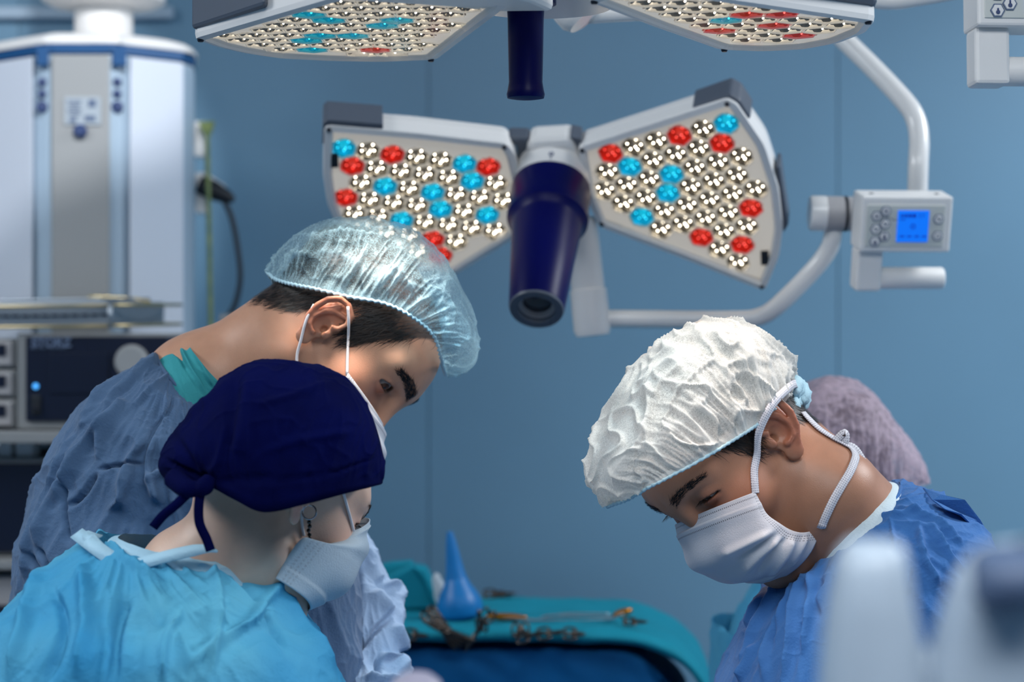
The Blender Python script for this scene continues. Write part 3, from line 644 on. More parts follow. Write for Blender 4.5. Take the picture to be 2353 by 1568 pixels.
# ---- surgeon 1
make_cap('bouffant_cap', H1, [(1018, 842, .0), (1014, 822, .040), (995, 770, .062), (950, 730, .074), (885, 698, .0835), (800, 682, .0865), (720, 663, .082), (665, 652, .068), (630, 640, .040), (612, 622, .0)],
         [(1020, 845), (1075, 842), (1100, 800), (1068, 690), (1003, 580), (930, 530), (840, 508), (745, 516), (660, 566), (610, 612)], M['cap_blue'], p1, 3.1, band=BAND, gather=62)
loopm = M['loop']
def H1p(px, py, y): return H1.world(H1.at(px, py, H1.near*y))
tube('mask_loop', [on_skin(T1, x, y, .0015) for x, y in ((800, 704), (801, 740), (801, 780), (799, 820), (798, 862))], .0016, loopm, p1, 8, 20)
tube('mask_loop', [H1p(722, 700, .088), H1p(704, 735, .087), H1p(692, 780, .080), H1p(682, 826, .073), H1p(690, 900, .066)], .0016, loopm, p1, 8, 24)
def mask_disp(v, A, S):
    return .0022*np.sin(S*PI*6)*np.exp(-((np.abs(A)-.0)/.8)**2)*(S > .12)*(S < .9)+.0020*(noise(v*28, 5))*np.sin(S*PI)
def make_mask(name, H, edge, mid, m, root, expo=(1.5, .72), ns=90, na=120, disp=mask_disp, strokes=()):
    d2 = (lambda v, A, S: disp(v, A, S)+stroke_disp(project(H.world(v)), strokes)*(A*H.near > -.12)) if len(strokes) else disp
    v, f, A, S = arch_loft(H, edge, mid, ns, na, expo, .10, 0, d2)
    me = np_mesh(name, H.world(v), f); uv = me.uv_layers.new(name='UVMap')
    li = np.zeros(len(me.loops), np.int32); me.loops.foreach_get('vertex_index', li)
    uv.data.foreach_set('uv', np.stack([A[li], S[li]], 1).astype(np.float32).ravel())
    o = link(name, me, m, root); md = o.modifiers.new('thickness', 'SOLIDIFY'); md.thickness = .0012; md.offset = 1; return o
make_mask('face_mask', H1, [(800, 858, .072), (770, 900, .068), (735, 950, .062), (700, 985, .050)], [(881, 976), (886, 1030), (868, 1090), (800, 1140)], M['mask'], p1, expo=(.85, .7))
teal = ring_loft([(440, 786, 580, 930, 2.22, .078), (412, 794, 568, 950, 2.225, .086), (384, 806, 556, 975, 2.225, .094), (358, 830, 550, 1000, 2.225, .10)], 60, 160, 2.1)
cloth_object('undershirt', *teal, cotton(21.0, [([(415, 800), (440, 850), (470, 905)], 5, .003), ([(440, 800), (470, 850), (490, 890)], 5, .003), ([(400, 808), (415, 820), (430, 850)], 5, -.003)], .3, (380, 790), 9, .006), M['teal_cloth'], p1)
st1 = [([(372, 815), (330, 850), (235, 915), (180, 985)], 8, .006), ([(400, 905), (390, 940), (355, 985), (335, 1040), (330, 1110)], 3, -.004), ([(165, 1000), (120, 1110), (85, 1210), (60, 1320)], 7, .007), ([(200, 990), (150, 1090), (110, 1180), (90, 1260)], 9, .007),
       ([(250, 960), (205, 1010), (160, 1090), (130, 1160)], 7, .006), ([(290, 920), (240, 980), (228, 1060)], 10, .006), ([(340, 1000), (300, 1060), (285, 1120), (295, 1180)], 9, .006), ([(330, 1065), (270, 1070), (225, 1080)], 4, -.005), ([(310, 1070), (290, 1130), (260, 1170)], 6, .005),
       ([(225, 1085), (190, 1140), (160, 1165)], 5, -.006), ([(145, 1080), (150, 1160), (152, 1250)], 5, -.006), ([(330, 1110), (380, 1090), (400, 1150)], 8, .006), ([(360, 1000), (340, 1060), (345, 1110), (375, 1160)], 8, .007), ([(70, 1265), (90, 1320), (85, 1380)], 6, -.006), ([(95, 1260), (110, 1300), (108, 1350)], 5, -.006),
       ([(330, 860), (280, 900), (235, 950)], 5, .004), ([(400, 850), (350, 890), (300, 940)], 5, .003), ([(430, 900), (470, 960), (500, 1000)], 5, .004), ([(390, 1130), (410, 1180), (420, 1230)], 8, .006)]
g1 = ring_loft([(370, 811, 540, 985, 2.23, .100), (352, 819, 560, 1010, 2.23, .118), (325, 835, 585, 1035, 2.23, .135), (270, 866, 620, 1062, 2.24, .155), (205, 918, 665, 1085, 2.24, .172), (158, 975, 720, 1110, 2.25, .183), (120, 1040, 765, 1150, 2.25, .19),
                (88, 1130, 800, 1195, 2.26, .195), (66, 1220, 812, 1262, 2.26, .20), (44, 1310, 825, 1350, 2.27, .20), (30, 1420, 842, 1450, 2.29, .20), (20, 1568, 850, 1568, 2.30, .20), (10, 1900, 850, 1900, 2.32, .20), (0, 3000, 860, 3000, 2.33, .20), (0, 4100, 860, 4100, 2.33, .20)], 520, 420, 2.2)
cloth_object('gown', *g1, cotton(31.0, st1, .85, (400, 800), 10, .004), M['gown_grey'], p1)
def hem(v, seg, m, root, r, off=(0, 0, 0)): tube('neckband', np.concatenate([v[:seg], v[:1]])+np.array(off), r, m, root, 8, caps=False)
hem(g1[0], 420, M['gown_grey'], p1, .0022)
st1b = [([(838, 1225), (858, 1290), (880, 1340), (905, 1400), (918, 1450)], 9, .007), ([(822, 1240), (850, 1310), (865, 1345)], 8, .007), ([(826, 1300), (822, 1360), (818, 1410)], 7, -.010), ([(850, 1360), (870, 1395), (893, 1415)], 8, .008), ([(893, 1420), (865, 1445), (830, 1480), (795, 1545)], 7, -.010),
        ([(870, 1345), (895, 1360), (905, 1390)], 6, .007), ([(895, 1440), (910, 1470), (920, 1500)], 7, .008), ([(865, 1510), (900, 1520), (930, 1550)], 9, .009), ([(840, 1560), (880, 1568), (920, 1568)], 6, .008), ([(872, 1500), (868, 1530), (872, 1560)], 5, -.006), ([(826, 1410), (824, 1450), (822, 1490)], 5, -.005)]
g1b = ring_loft([(770, 1150, 822, 1205, 2.40, .03), (760, 1190, 842, 1228, 2.40, .055), (765, 1240, 858, 1280, 2.40, .068), (775, 1300, 882, 1335, 2.39, .075), (785, 1370, 908, 1395, 2.37, .078), (790, 1430, 924, 1440, 2.35, .078), (785, 1490, 918, 1500, 2.32, .075), (780, 1530, 928, 1535, 2.29, .070), (775, 1590, 945, 1590, 2.25, .062), (790, 1660, 950, 1660, 2.18, .055), (810, 1720, 955, 1720, 2.12, .05)], 260, 240, 2.1)
cloth_object('sleeve', *g1b, cotton(37.0, st1b, .9, (800, 1150), 10, .006), M['gown_grey2'], p1)
box('chest_pocket', V3(795, 1440, 2.066), (.026, .004, .17), M['gown_grey2'], p1, bevel=.0015) if False else None
# ---- surgeon 2
make_cap('bouffant_cap', H2, [(1440, 1150, .0), (1490, 1122, .040), (1560, 1085, .062), (1640, 1040, .076), (1700, 1003, .084), (1742, 975, .0885), (1768, 947, .0885), (1800, 935, .066), (1825, 930, .035), (1838, 922, .0)],
         [(1440, 1152), (1388, 1115), (1378, 1055), (1400, 975), (1455, 858), (1535, 780), (1625, 747), (1735, 785), (1805, 850), (1840, 918)], M['cap_white'], p2, 11.7, band=BAND, gather=48, amp=.8, crump=1.9, over=.10, layer_gain=.3)
def H2p(px, py, y): return H2.world(H2.at(px, py, H2.near*y))
make_mask('face_mask', H2, [(1735, 1131, .066), (1762, 1180, .068), (1800, 1208, .068), (1838, 1224, .064), (1884, 1217, .056)], [(1586, 1190), (1600, 1242), (1640, 1305), (1706, 1331), (1780, 1338)], M['mask'], p2, expo=(1.2, .72), strokes=[([(1660, 1275), (1710, 1252), (1775, 1222)], 9, .006), ([(1705, 1315), (1748, 1275), (1795, 1236)], 9, .006), ([(1768, 1330), (1802, 1275), (1822, 1238)], 8, .005), ([(1812, 1305), (1838, 1265), (1855, 1232)], 7, .004), ([(1690, 1290), (1735, 1264), (1782, 1230)], 6, -.004), ([(1735, 1322), (1778, 1270), (1808, 1238)], 6, -.004)])
up2 = H2.R@np.array([0, 1.0, 0])
ribbon('mask_tie', [H2p(1736, 1134, .0665), on_skin(T2, 1732, 1110, .002), on_skin(T2, 1731, 1080, .002), on_skin(T2, 1735, 1045, .003), H2p(1745, 990, .087), H2p(1775, 930, .097), H2p(1808, 895, .085), H2p(1828, 882, .055), H2p(1838, 895, .03)], .0085, M['tie'], p2, 80, .0006, up2)
skin_ribbon('mask_tie', T2, [(1889, 1208), (1897, 1188), (1915, 1150), (1935, 1115), (1950, 1090), (1960, 1068), (1964, 1050), (1955, 1034), (1936, 1022), (1910, 1008), (1880, 988), (1855, 964), (1843, 950)], .0085, M['tie'], p2, .002, 120, head=[(H2p(1880, 1220, .058), up2)])
for q in ([(1915, 1018), (1940, 995), (1942, 1015), (1925, 1022)], [(1925, 1022), (1962, 1030), (1985, 1068), (1962, 1060)], [(1920, 1025), (1940, 1050), (1965, 1050)]):
    ribbon('tie_bow', [V3(a, b, 2.045) for a, b in q], .008, M['tie'], p2, 24, .0006, (0, -1, .3))
ribbon('cap_loop', [H2p(1800, 850, .0), H2p(1808, 826, .004), H2p(1817, 822, .01), H2p(1816, 845, .012), H2p(1806, 856, .008)], .004, M['tie'], p2, 40, .0005, up2)
bw = []; vv = []; ff = []                                     # gathered bunch of elastic at the back of the cap
for k in range(9):
    c = H2p(1822+math.cos(k*2.4)*14, 908+math.sin(k*1.9)*24, .03+.012*math.sin(k*1.3)); a, b = tube_mesh([c+np.array([.0, -.012, -.008]), c+np.array([.004, 0, 0]), c+np.array([.002, .012, .008])], [.005, .0095, .005], 12, 10); ff += [[i+sum(len(x) for x in vv) for i in q] for q in b]; vv.append(a)
v = np.concatenate(vv); v = v+.0022*np.stack([noise(v*170, 1), noise(v*170, 5), noise(v*170, 9)], 1); link('cap_gather', np_mesh('cap_gather', v, ff), BAND, p2)
us = ring_loft([(1846, 1262, 2024, 1112, 2.09, .072), (1846, 1274, 2046, 1108, 2.09, .080), (1846, 1290, 2064, 1116, 2.09, .084), (1846, 1310, 2070, 1130, 2.09, .088)], 40, 140, 2.1)
cloth_object('undershirt', *us, cotton(51.0, (), .2, (2066, 1108), 12, .006), M['white_cloth'], p2)
st2 = [([(1830, 1310), (1800, 1400), (1770, 1480), (1760, 1568)], 6, .005), ([(1800, 1330), (1765, 1390), (1730, 1460), (1700, 1568)], 6, .006), ([(1775, 1340), (1740, 1400), (1712, 1450)], 5, .005), ([(1850, 1310), (1830, 1400), (1822, 1480), (1800, 1568)], 6, .006), ([(1870, 1320), (1865, 1400), (1850, 1500)], 7, .005), ([(1740, 1480), (1720, 1530), (1700, 1568)], 5, .006), ([(1890, 1330), (1870, 1370), (1880, 1420)], 6, -.006),
       ([(1750, 1340), (1722, 1400), (1705, 1470)], 4, -.005), ([(1815, 1340), (1790, 1420), (1775, 1500)], 4, -.005), ([(2045, 1190), (2060, 1270), (2070, 1330)], 5, .003), ([(2110, 1200), (2125, 1290), (2160, 1350)], 8, .006), ([(2140, 1205), (2185, 1280), (2220, 1330)], 6, .005), ([(2090, 1300), (2080, 1370)], 6, .004), ([(2000, 1190), (2060, 1180), (2130, 1170)], 5, .003), ([(2060, 1160), (2140, 1190), (2210, 1250)], 5, .004)]
g2 = ring_loft([(1852, 1290, 2062, 1112, 2.095, .082), (1838, 1300, 2090, 1112, 2.095, .10), (1812, 1318, 2135, 1128, 2.10, .125), (1780, 1340, 2185, 1158, 2.105, .148), (1748, 1372, 2232, 1195, 2.11, .165), (1722, 1415, 2265, 1235, 2.115, .178), (1700, 1460, 2285, 1290, 2.12, .19), (1672, 1520, 2305, 1370, 2.12, .20), (1652, 1570, 2320, 1450, 2.12, .205), (1620, 1700, 2330, 1620, 2.12, .21), (1610, 2000, 2330, 1950, 2.12, .22), (1610, 2800, 2330, 2800, 2.12, .25), (1600, 4300, 2340, 4300, 2.12, .26)], 460, 420, 2.2)
cloth_object('gown', *g2, cotton(57.0, st2, .8, (1960, 1180), 7, .003), M['gown_blue'], p2)
hem(g2[0], 420, M['gown_blue'], p2, .0022)
fl = [V3(2118, 1122, 2.05), V3(2160, 1138, 2.03), V3(2215, 1150, 2.03), V3(2250, 1195, 2.05), V3(2282, 1250, 2.07), V3(2262, 1242, 2.05), V3(2205, 1185, 2.02), V3(2170, 1172, 2.01), V3(2140, 1150, 2.025)]
prism('gown_flap', fl, (0.2, -1, .3), .003, M['gown_blue'], p2, .001)
# ---- nurse
HC = Head(math.radians(14), 0, 0, 0, (620, 1020), 1.86, -1)
cap3 = make_cap('surgical_cap', HC, [(879, 1111, .0), (868, 1116, .045), (790, 1136, .078), (700, 1160, .090), (607, 1178, .090), (540, 1150, .082), (475, 1116, .060), (430, 1112, .035), (398, 1108, .0)],
         [(880, 1108), (869, 1035), (843, 945), (801, 880), (728, 842), (640, 828), (545, 846), (455, 935), (385, 1018), (364, 1070), (392, 1112)], M['navy_cloth'], p3, 23.0, [([(545, 850), (528, 950), (512, 1060)], 14, -.006), ([(575, 852), (560, 950), (545, 1050)], 16, .004), ([(868, 1052), (760, 1086), (650, 1102), (560, 1104)], 4, -.0025), ([(400, 1000), (450, 1075), (480, 1105)], 9, -.004), ([(378, 1055), (430, 1085), (475, 1108)], 7, -.004), ([(640, 1095), (560, 1100), (490, 1108)], 6, -.003), ([(520, 960), (505, 1040), (488, 1100)], 8, .004), ([(590, 930), (680, 905), (790, 870)], 8, .003), ([(600, 1040), (700, 1010), (820, 990)], 10, .003), ([(420, 960), (480, 920), (540, 860)], 9, .003)], expo=.62, bulge=.10, over=.0, amp=.35, crump=.55, gather=24)
md = cap3.modifiers.new('thickness', 'SOLIDIFY'); md.thickness = .0015
def HCp(px, py, y): return HC.world(HC.at(px, py, HC.near*y))
upc = HC.R@np.array([0, -1.0, 0])
ribbon('cap_tie', [HCp(478, 1110, .060), HCp(440, 1128, .064), (HCp(405, 1160, .060)), HCp(375, 1185, .05), HCp(352, 1212, .04)], .0085, M['navy_cloth'], p3, 40, .0007, upc)
ribbon('cap_tie', [HCp(470, 1105, .068), HCp(458, 1150, .070), HCp(458, 1200, .066), HCp(475, 1240, .064), HCp(484, 1266, .064)], .0085, M['navy_cloth'], p3, 40, .0007, upc)
tube('cap_knot', [HCp(482, 1100, .066), HCp(470, 1118, .070), HCp(450, 1130, .066)], [.006, .0085, .006], M['navy_cloth'], p3, 12, 12)
tube('cap_knot', [HCp(400, 1100, .04), HCp(430, 1122, .062), HCp(465, 1122, .068)], [.010, .009, .006], M['navy_cloth'], p3, 12, 16)
def H3p(px, py, y): return H3.world(H3.at(px, py, H3.near*y))
make_mask('face_mask', H3, [(806, 1222, .052), (775, 1245, .062), (735, 1250, .071), (700, 1236, .074), (668, 1270, .068), (634, 1330, .060)], [(834, 1190), (830, 1215), (822, 1260), (806, 1310), (765, 1372), (690, 1408)], M['mask_blue'], p3, expo=(1.3, .8))
tube('mask_loop', [on_skin(T3, x, y, .0015, 1.83) for x, y in ((694, 1150), (692, 1175), (692, 1200), (696, 1232))], .0015, loopm, p3, 8, 16)
tube('mask_loop', [on_skin(T3, x, y, .0015, 1.83) for x, y in ((786, 1130), (790, 1145), (798, 1175), (806, 1208), (809, 1220))], .0015, loopm, p3, 8, 16)
chrome = M['chrome']
ang = np.linspace(0, 2*PI, 24); c = on_skin(T3, 706, 1174, .006, 1.8)
tube('earring', [c+np.array([.0065*math.cos(a), .002*math.sin(a), .0065*math.sin(a)]) for a in ang], .0009, chrome, p3, 8, caps=False)
ear = p3.children[-1]
for k in range(6): lathe('bead', [(0, .0022), (.0016, .0015), (.0022, 0), (.0016, -.0015), (0, -.0022)], c+np.array([.0006*math.sin(k*2.2), -.001, -.009-.0040*k]), (0.1, 0, 1), M['black_bead'], ear, 12)
tube('earring_link', [c+np.array([0, -.001, -.0062]), c+np.array([0, -.001, -.032])], .0006, chrome, ear, 6)
st3 = [([(215, 1215), (290, 1290), (370, 1330)], 9, .005), ([(100, 1300), (60, 1420), (20, 1568)], 14, .007), ([(190, 1300), (200, 1420), (180, 1568)], 16, .008), ([(480, 1265), (500, 1400), (480, 1568)], 10, .006), ([(640, 1340), (560, 1440), (430, 1530)], 12, .007), ([(600, 1310), (690, 1430), (770, 1568)], 14, .006), ([(300, 1360), (270, 1450), (260, 1568)], 14, -.007), ([(420, 1400), (380, 1480), (370, 1568)], 9, .007), ([(120, 1350), (150, 1450), (110, 1568)], 10, -.006), ([(540, 1310), (600, 1380), (650, 1500)], 10, -.006)]
g3 = ring_loft([(222, 1232, 628, 1318, 1.90, .080), (196, 1240, 640, 1332, 1.90, .098), (160, 1268, 655, 1352, 1.90, .12), (105, 1310, 678, 1385, 1.90, .14), (48, 1362, 706, 1425, 1.90, .155), (0, 1412, 735, 1470, 1.885, .165), (-50, 1480, 762, 1530, 1.875, .165), (-95, 1568, 785, 1590, 1.87, .165), (-140, 1760, 800, 1770, 1.86, .165), (-150, 2300, 810, 2300, 1.86, .165), (-170, 4600, 830, 4600, 1.86, .17)], 420, 420, 2.2)
cloth_object('gown', *g3, cotton(71.0, st3, .85, (300, 1200), 6, .003, base=18, kx=.55), M['gown_disp'], p3)
ribbon('neck_binding', [V3(222, 1228, 1.865), V3(205, 1236, 1.840), V3(262, 1290, 1.817), V3(300, 1300, 1.812), V3(400, 1275, 1.809), V3(470, 1262, 1.810), V3(500, 1268, 1.815)], list(np.interp(np.arange(60), [0, 45, 59], [.012, .011, .002])), M['gown_band'], p3, 60, .0008, (0, -1, .5))
ribbon('neck_binding', [V3(176, 1226, 1.865), V3(215, 1255, 1.825), V3(275, 1298, 1.813)], .014, M['gown_band'], p3, 40, .0008, (0, -1, .6))
ucol = ring_loft([(275, 1232, 560, 1290, 1.89, .062), (255, 1238, 590, 1310, 1.895, .074), (240, 1262, 610, 1340, 1.90, .085)], 40, 140, 2.1)
cloth_object('undershirt', *ucol, cotton(81.0, (), .4, (300, 1220), 8, .006), M['gown_band'], p3)
# ---- fourth person behind
p4 = thing('person', (V3(1900, 1568, 2.75)[0], 2.75, 0.0), 'helper in a lilac-grey sheer bouffant cap, mostly hidden behind the royal blue gown', 'person')
H4 = Head(math.radians(180), 25, 0, 0, (1925, 1075), 2.74, 1, .86)
o4 = {'neck': local_neck(H4, [(H4.world((-.03, 0, -.01)), V3(2000, 1180, 2.76), .055, .055), (V3(2000, 1180, 2.76), V3(2000, 1330, 2.78), .055, .11)]), 'noears': False}
v4, f4 = build_head('p4', H4, o4, HL2, '#b58a70', '#3a2a22', p4, lo=(-.22, -.125, -.30), h=.003)
HD = Head(0, 0, 0, 0, (1980, 1000), 2.72, -1)
make_cap('bouffant_cap', HD, [(1800, 1010, .0), (1830, 1060, .06), (1880, 1100, .09), (1950, 1118, .10), (2010, 1124, .10), (2070, 1124, .09), (2110, 1120, .06), (2138, 1112, .0)], [(1800, 1000), (1810, 935), (1850, 885), (1910, 868), (1975, 882), (2040, 950), (2110, 1050), (2137, 1100)], M['cap_lilac'], p4, 41.0, amp=.6, crump=.7, layer_gain=.3, ns=160, na=110)
g4 = ring_loft([(1900, 1200, 2090, 1180, 2.78, .09), (1840, 1230, 2160, 1220, 2.78, .13), (1780, 1290, 2220, 1290, 2.78, .17), (1735, 1350, 2260, 1370, 2.78, .19), (1690, 1430, 2280, 1480, 2.78, .20), (1655, 1520, 2290, 1600, 2.78, .21), (1635, 1600, 2290, 1700, 2.78, .22), (1630, 3600, 2300, 3600, 2.78, .26)], 200, 200, 2.2)
cloth_object('gown', *g4, cotton(91.0, (), .8, (1980, 1150), 9, .004), M['gown_disp'], p4)
# ================================================================ the room
def struct(name, c, s, m, bevel=0.0):
    return tag(box(name, c, s, m, None, bevel=bevel), kind='structure')
struct('floor', (0, 1.0, -.05), (7.0, 7.6, .1), M['floor'])
struct('ceiling', (0, 1.0, 3.05), (7.0, 7.6, .1), M['ceil'])
wb = struct('wall_back', (0, 4.68, 1.5), (7.0, .10, 3.0), mat('blue_joint_filler', '#5d829c', rough=.6))
for k in range(-4, 4):
    x0 = -.193+k*.946; w = min(x0+.946, 3.45)-max(x0, -3.45)
    if w > .1: box('panel', ((max(x0, -3.45)+min(x0+.946, 3.45))/2, 4.615, 1.5), (w-.0016, .03, 2.99), M['wall'], wb, bevel=.002)
struct('wall_left', (-3.5, 1.0, 1.5), (.1, 7.4, 3.0), M['wall2'])
struct('wall_right', (3.5, 1.0, 1.5), (.1, 7.4, 3.0), M['wall2'])
struct('wall_front', (0, -2.7, 1.5), (7.0, .1, 3.0), M['wall2'])
struct('trim_1', ((-3.45-.78)/2, 4.585, 2.205), (2.67, .03, .028), M['strip_blue'], .004)
for i, (x, y, sx, sy) in enumerate(((.2, .2, 2.4, 1.2), (-2.3, 1.9, 1.2, 1.2), (2.3, 2.6, 1.2, 1.2))):
    t = thing('ceiling_light', (x, y, 2.99), ('long white framed ceiling light panel above the camera', 'square white framed ceiling light panel over the supply column', 'square white framed ceiling light panel over the right of the room')[i], 'light')
    for a, b, c, d in ((0, sy/2, sx+.06, .04), (0, -sy/2, sx+.06, .04)): box('frame', (x+a, y+b, 2.985), (c, d, .03), M['white'], t)
    for a, d in ((sx/2, 0), (-sx/2, 0)): box('frame', (x+a, y, 2.985), (.04, sy, .03), M['white'], t)
# ================================================================ supply column on its pole
sc = thing('supply_column', V3(205, 1500, 3.9)*np.array([1, 1, 0])+np.array([0, 0, .75]), 'white and grey ceiling-hung medical supply column with blue band and sockets', 'supply column')
def cp(px, y): return ((px-CX)/F*y, y)
zt, zb = CAMZ+(784-150)/F*3.9, .75
def slab(name, pts, z0, z1, m, parent, bevel=.004): return prism(name, [(x, y, z0) for x, y in pts], (0, 0, 1), z1-z0, m, parent, bevel)
plan = [cp(112, 3.735), cp(258, 3.735), cp(292, 3.755), cp(420, 3.84), cp(446, 3.90), cp(448, 3.98), cp(400, 4.08), cp(0, 4.08), cp(-75, 3.98), cp(-70, 3.90), cp(80, 3.755)]
slab('body', plan, zb, zt, M['strip_blue'], sc, .01)
slab('centre_panel', [cp(118, 3.735), cp(252, 3.735), cp(252, 3.718), cp(118, 3.718)][::-1], zb+.02, zt-.005, M['panel_grey'], sc)
slab('side_panel', [cp(296, 3.757), cp(420, 3.838), cp(423, 3.832), cp(300, 3.742)][::-1], zb+.02, zt-.005, M['col_white'], sc)
slab('side_panel', [cp(-64, 3.886), cp(78, 3.755), cp(74, 3.742), cp(-66, 3.872)][::-1], zb+.02, zt-.005, M['col_white'], sc)
def expand(pts, k):
    c = np.mean(pts, 0); return [tuple(c+(np.array(p)-c)*k) for p in pts]
slab('blue_band', expand(plan, 1.004), zt-.0, zt+.018, M['band_blue'], sc, .002)
for a, b in ((84, 112), (258, 290)): slab('band_tab', [cp(a, 3.742), cp(b, 3.742), cp(b, 3.724), cp(a, 3.724)][::-1], zt-.025, zt+.012, M['band_blue'], sc, .002)
bm = bmesh.new(); prof = [(1.0, .018), (1.01, .022), (1.0, .028), (.93, .036), (.8, .043), (.5, .048), (.2, .05)]
c = np.mean(plan, 0); V = [[(c[0]+(p[0]-c[0])*k, c[1]+(p[1]-c[1])*k, zt+h) for p in catmull(plan+[plan[0]], 61)[:-1]] for k, h in prof]
link('top_cover', np_mesh('top_cover', np.concatenate([np.array(r) for r in V]), grid_faces(60, len(prof), True)), M['white2'], sc)
xp = (231-CX)/F*3.9
lathe('pole', [(.057, zt+.03), (.057, zt+.16), (.057, 2.99)], (xp, 3.93, 0), (0, 0, 1), M['white2'], sc)
lathe('pole_flange', [(.057, CAMZ+(784-14)/F*3.9), (.10, CAMZ+(784-10)/F*3.9), (.12, CAMZ+(784+2)/F*3.9), (.12, CAMZ+(784+30)/F*3.9), (.057, CAMZ+(784+32)/F*3.9)], (xp, 3.93, 0), (0, 0, 1), M['white2'], sc)
for a in (97, 269):
    for k, b in enumerate((189, 216, 246)):
        q = V3(a, b, 3.74); lathe('socket', [(0, .006), (.005, .006), (.007+.003*(k == 2), .005), (.009+.003*(k == 2), 0)], q, (0, -1, 0), M['print'], sc, 20)
q = V3(190, 255, 3.716); lp = box('label_plate', q, (.068, .003, .052), mat('label_foil', '#a9b2ba', rough=.4), sc, bevel=.001)
for k in range(6): box('print_line', q+np.array([-.015, -.002, .018-.0055*k]), (.026-.004*(k % 3), .001, .0024), M['print_lt'], lp, bevel=0)
for dx, dz, sx, sz in ((.018, .014, .014, .014), (.014, -.014, .020, .010), (-.018, -.018, .012, .008)): box('print_block', q+np.array([dx, -.002, dz]), (sx, .001, sz), M['print_lt'], lp, bevel=0)
lathe('knob', [(0, .012), (.008, .012), (.013, .006), (.013, 0)], V3(185, 302, 3.716), (0, -1, 0), M['print'], sc, 24)
for (a, b, sx, sz) in ((463, 322, .02, .07), (466, 445, .022, .08)): box('outlet_plate', V3(a, b, 3.95), (sx, .05, sz), M['white2'], sc)
cab = thing('cable_clip', V3(470, 290, 3.9), 'green and yellow earth cable with its clip hanging beside the supply column', 'cable')
prism('clip', [V3(455, 280, 3.9), V3(492, 278, 3.9), V3(484, 305, 3.9), V3(474, 318, 3.9), V3(466, 305, 3.9)], (0, 1, 0), .015, M['cable_green'], cab, .001)
tube('wire', [V3(476, 300, 3.89), V3(478, 420, 3.89), V3(481, 560, 3.89), V3(484, 760, 3.89), V3(486, 1000, 3.89)], .0045, M['cable_green'], cab, 10, 40)
plug = thing('power_cable', V3(495, 440, 3.92), 'black power plug and cable looping down from the supply column', 'cable')
lathe('plug', [(0, -.03), (.018, -.03), (.020, .0), (.014, .03), (.006, .045), (0, .045)], V3(490, 438, 3.92), (1, 0, -.45), M['black'], plug, 20)
tube('cord', [V3(510, 452, 3.92), V3(532, 500, 3.92), V3(546, 570, 3.92), V3(552, 640, 3.92), V3(540, 700, 3.92), V3(518, 745, 3.92), V3(505, 850, 3.92)], .0055, M['black'], plug, 10, 50)
prism('socket_hood', [V3(478, 400, 3.94), V3(515, 425, 3.94), V3(522, 452, 3.94), V3(500, 458, 3.94), V3(478, 440, 3.94)], (0, 1, 0), .02, M['white2'], sc, .002)
# ================================================================ equipment rack and what stands on it
rk = thing('equipment_rack', (V3(100, 1568, 3.5)[0], 3.5, 0), 'grey metal equipment rack with shelves of devices behind the bending surgeon', 'rack')
def rbox(name, x0, y0, x1, y1, d, depth, m, parent, bevel=.003, d1=None):
    a, b = V3(x0, y0, 3.3), V3(x1, y1, 3.3); return box(name, ((a[0]+b[0])/2, d+depth/2, (a[2]+b[2])/2), (abs(b[0]-a[0]), depth, abs(a[2]-b[2])), m, parent, bevel=bevel)
for a, b in ((990, 1018), (1284, 1306), (1500, 1522)): rbox('shelf', -420, a, 470, b, 3.27, .45, M['device_frame'], rk)
for px in (-410, 440):
    q = V3(px, 1000, 3.3); box('post', (q[0], 3.736, .75), (.03, .03, 1.5), M['device_frame'], rk)
    box('foot', (q[0], 3.53, .015), (.04, .4, .03), M['device_frame'], rk)
vp = thing('video_processor', V3(230, 985, 3.35), 'black fronted endoscopy video processor with round grey connector below the steel tray', 'device')
rbox('housing', 36, 766, 432, 988, 3.31, .38, M['device_frame'], vp)
rbox('front_panel', 58, 774, 424, 968, 3.302, .01, M['device'], vp, .002)
lathe('connector', [(0, .012), (.023, .012), (.027, .008), (.029, 0)], V3(303, 832, 3.302), (0, -1, 0), M['panel_grey'], vp, 40)
lathe('indicator', [(0, .004), (.004, .003), (.005, 0)], V3(82, 888, 3.302), (0, -1, 0), M['led_ind'], vp, 16)
rbox('switch_plate', 71, 908, 94, 954, 3.297, .006, M['black'], vp, .002)
lathe('switch', [(0, .004), (.006, .003), (.007, 0)], V3(82, 938, 3.296), (0, -1, 0), M['dark'], vp, 16)
rbox('display', 115, 812, 250, 905, 3.299, .004, M['band_blue' if False else 'device'], vp, .001)
def lettering(txt, px, py, d, size, m, parent, bold=0.0, name='lettering'):
    cu = bpy.data.curves.new(name, 'FONT'); cu.body = txt; cu.size = size; cu.extrude = .0004; cu.offset = bold
    o = bpy.data.objects.new(name, cu); COL.objects.link(o); o.location = tuple(V3(px, py, d)); o.rotation_euler = (PI/2, 0, 0); o.data = cu; bpy.context.view_layer.update(); me = bpy.data.meshes.new_from_object(o.evaluated_get(bpy.context.evaluated_depsgraph_get())); mx_ = o.matrix_basis.copy(); bpy.data.objects.remove(o); o = link(name, me, None); me.materials.clear(); me.materials.append(m); o.matrix_basis = mx_; attach(o, parent); return o
lettering('STORZ', 72, 797, 3.299, .021, M['print_lt'], vp, .0009)
lettering('KARL STORZ – ENDOSKOPE', 68, 803, 3.299, .0048, M['print_lt'], vp)
lettering('power LED 175', 384, 781, 3.299, .0075, M['print_lt'], vp); 
rbox('print_bar', 240, 778, 320, 784, 3.299, .003, M['print_lt'], vp, .0) if False else None
tr = thing('instrument_tray', V3(150, 760, 3.4), 'flat steel instrument tray with brass edges lying on top of the video processor', 'tray')
def tp(px, d, py): return V3(px, py, d)
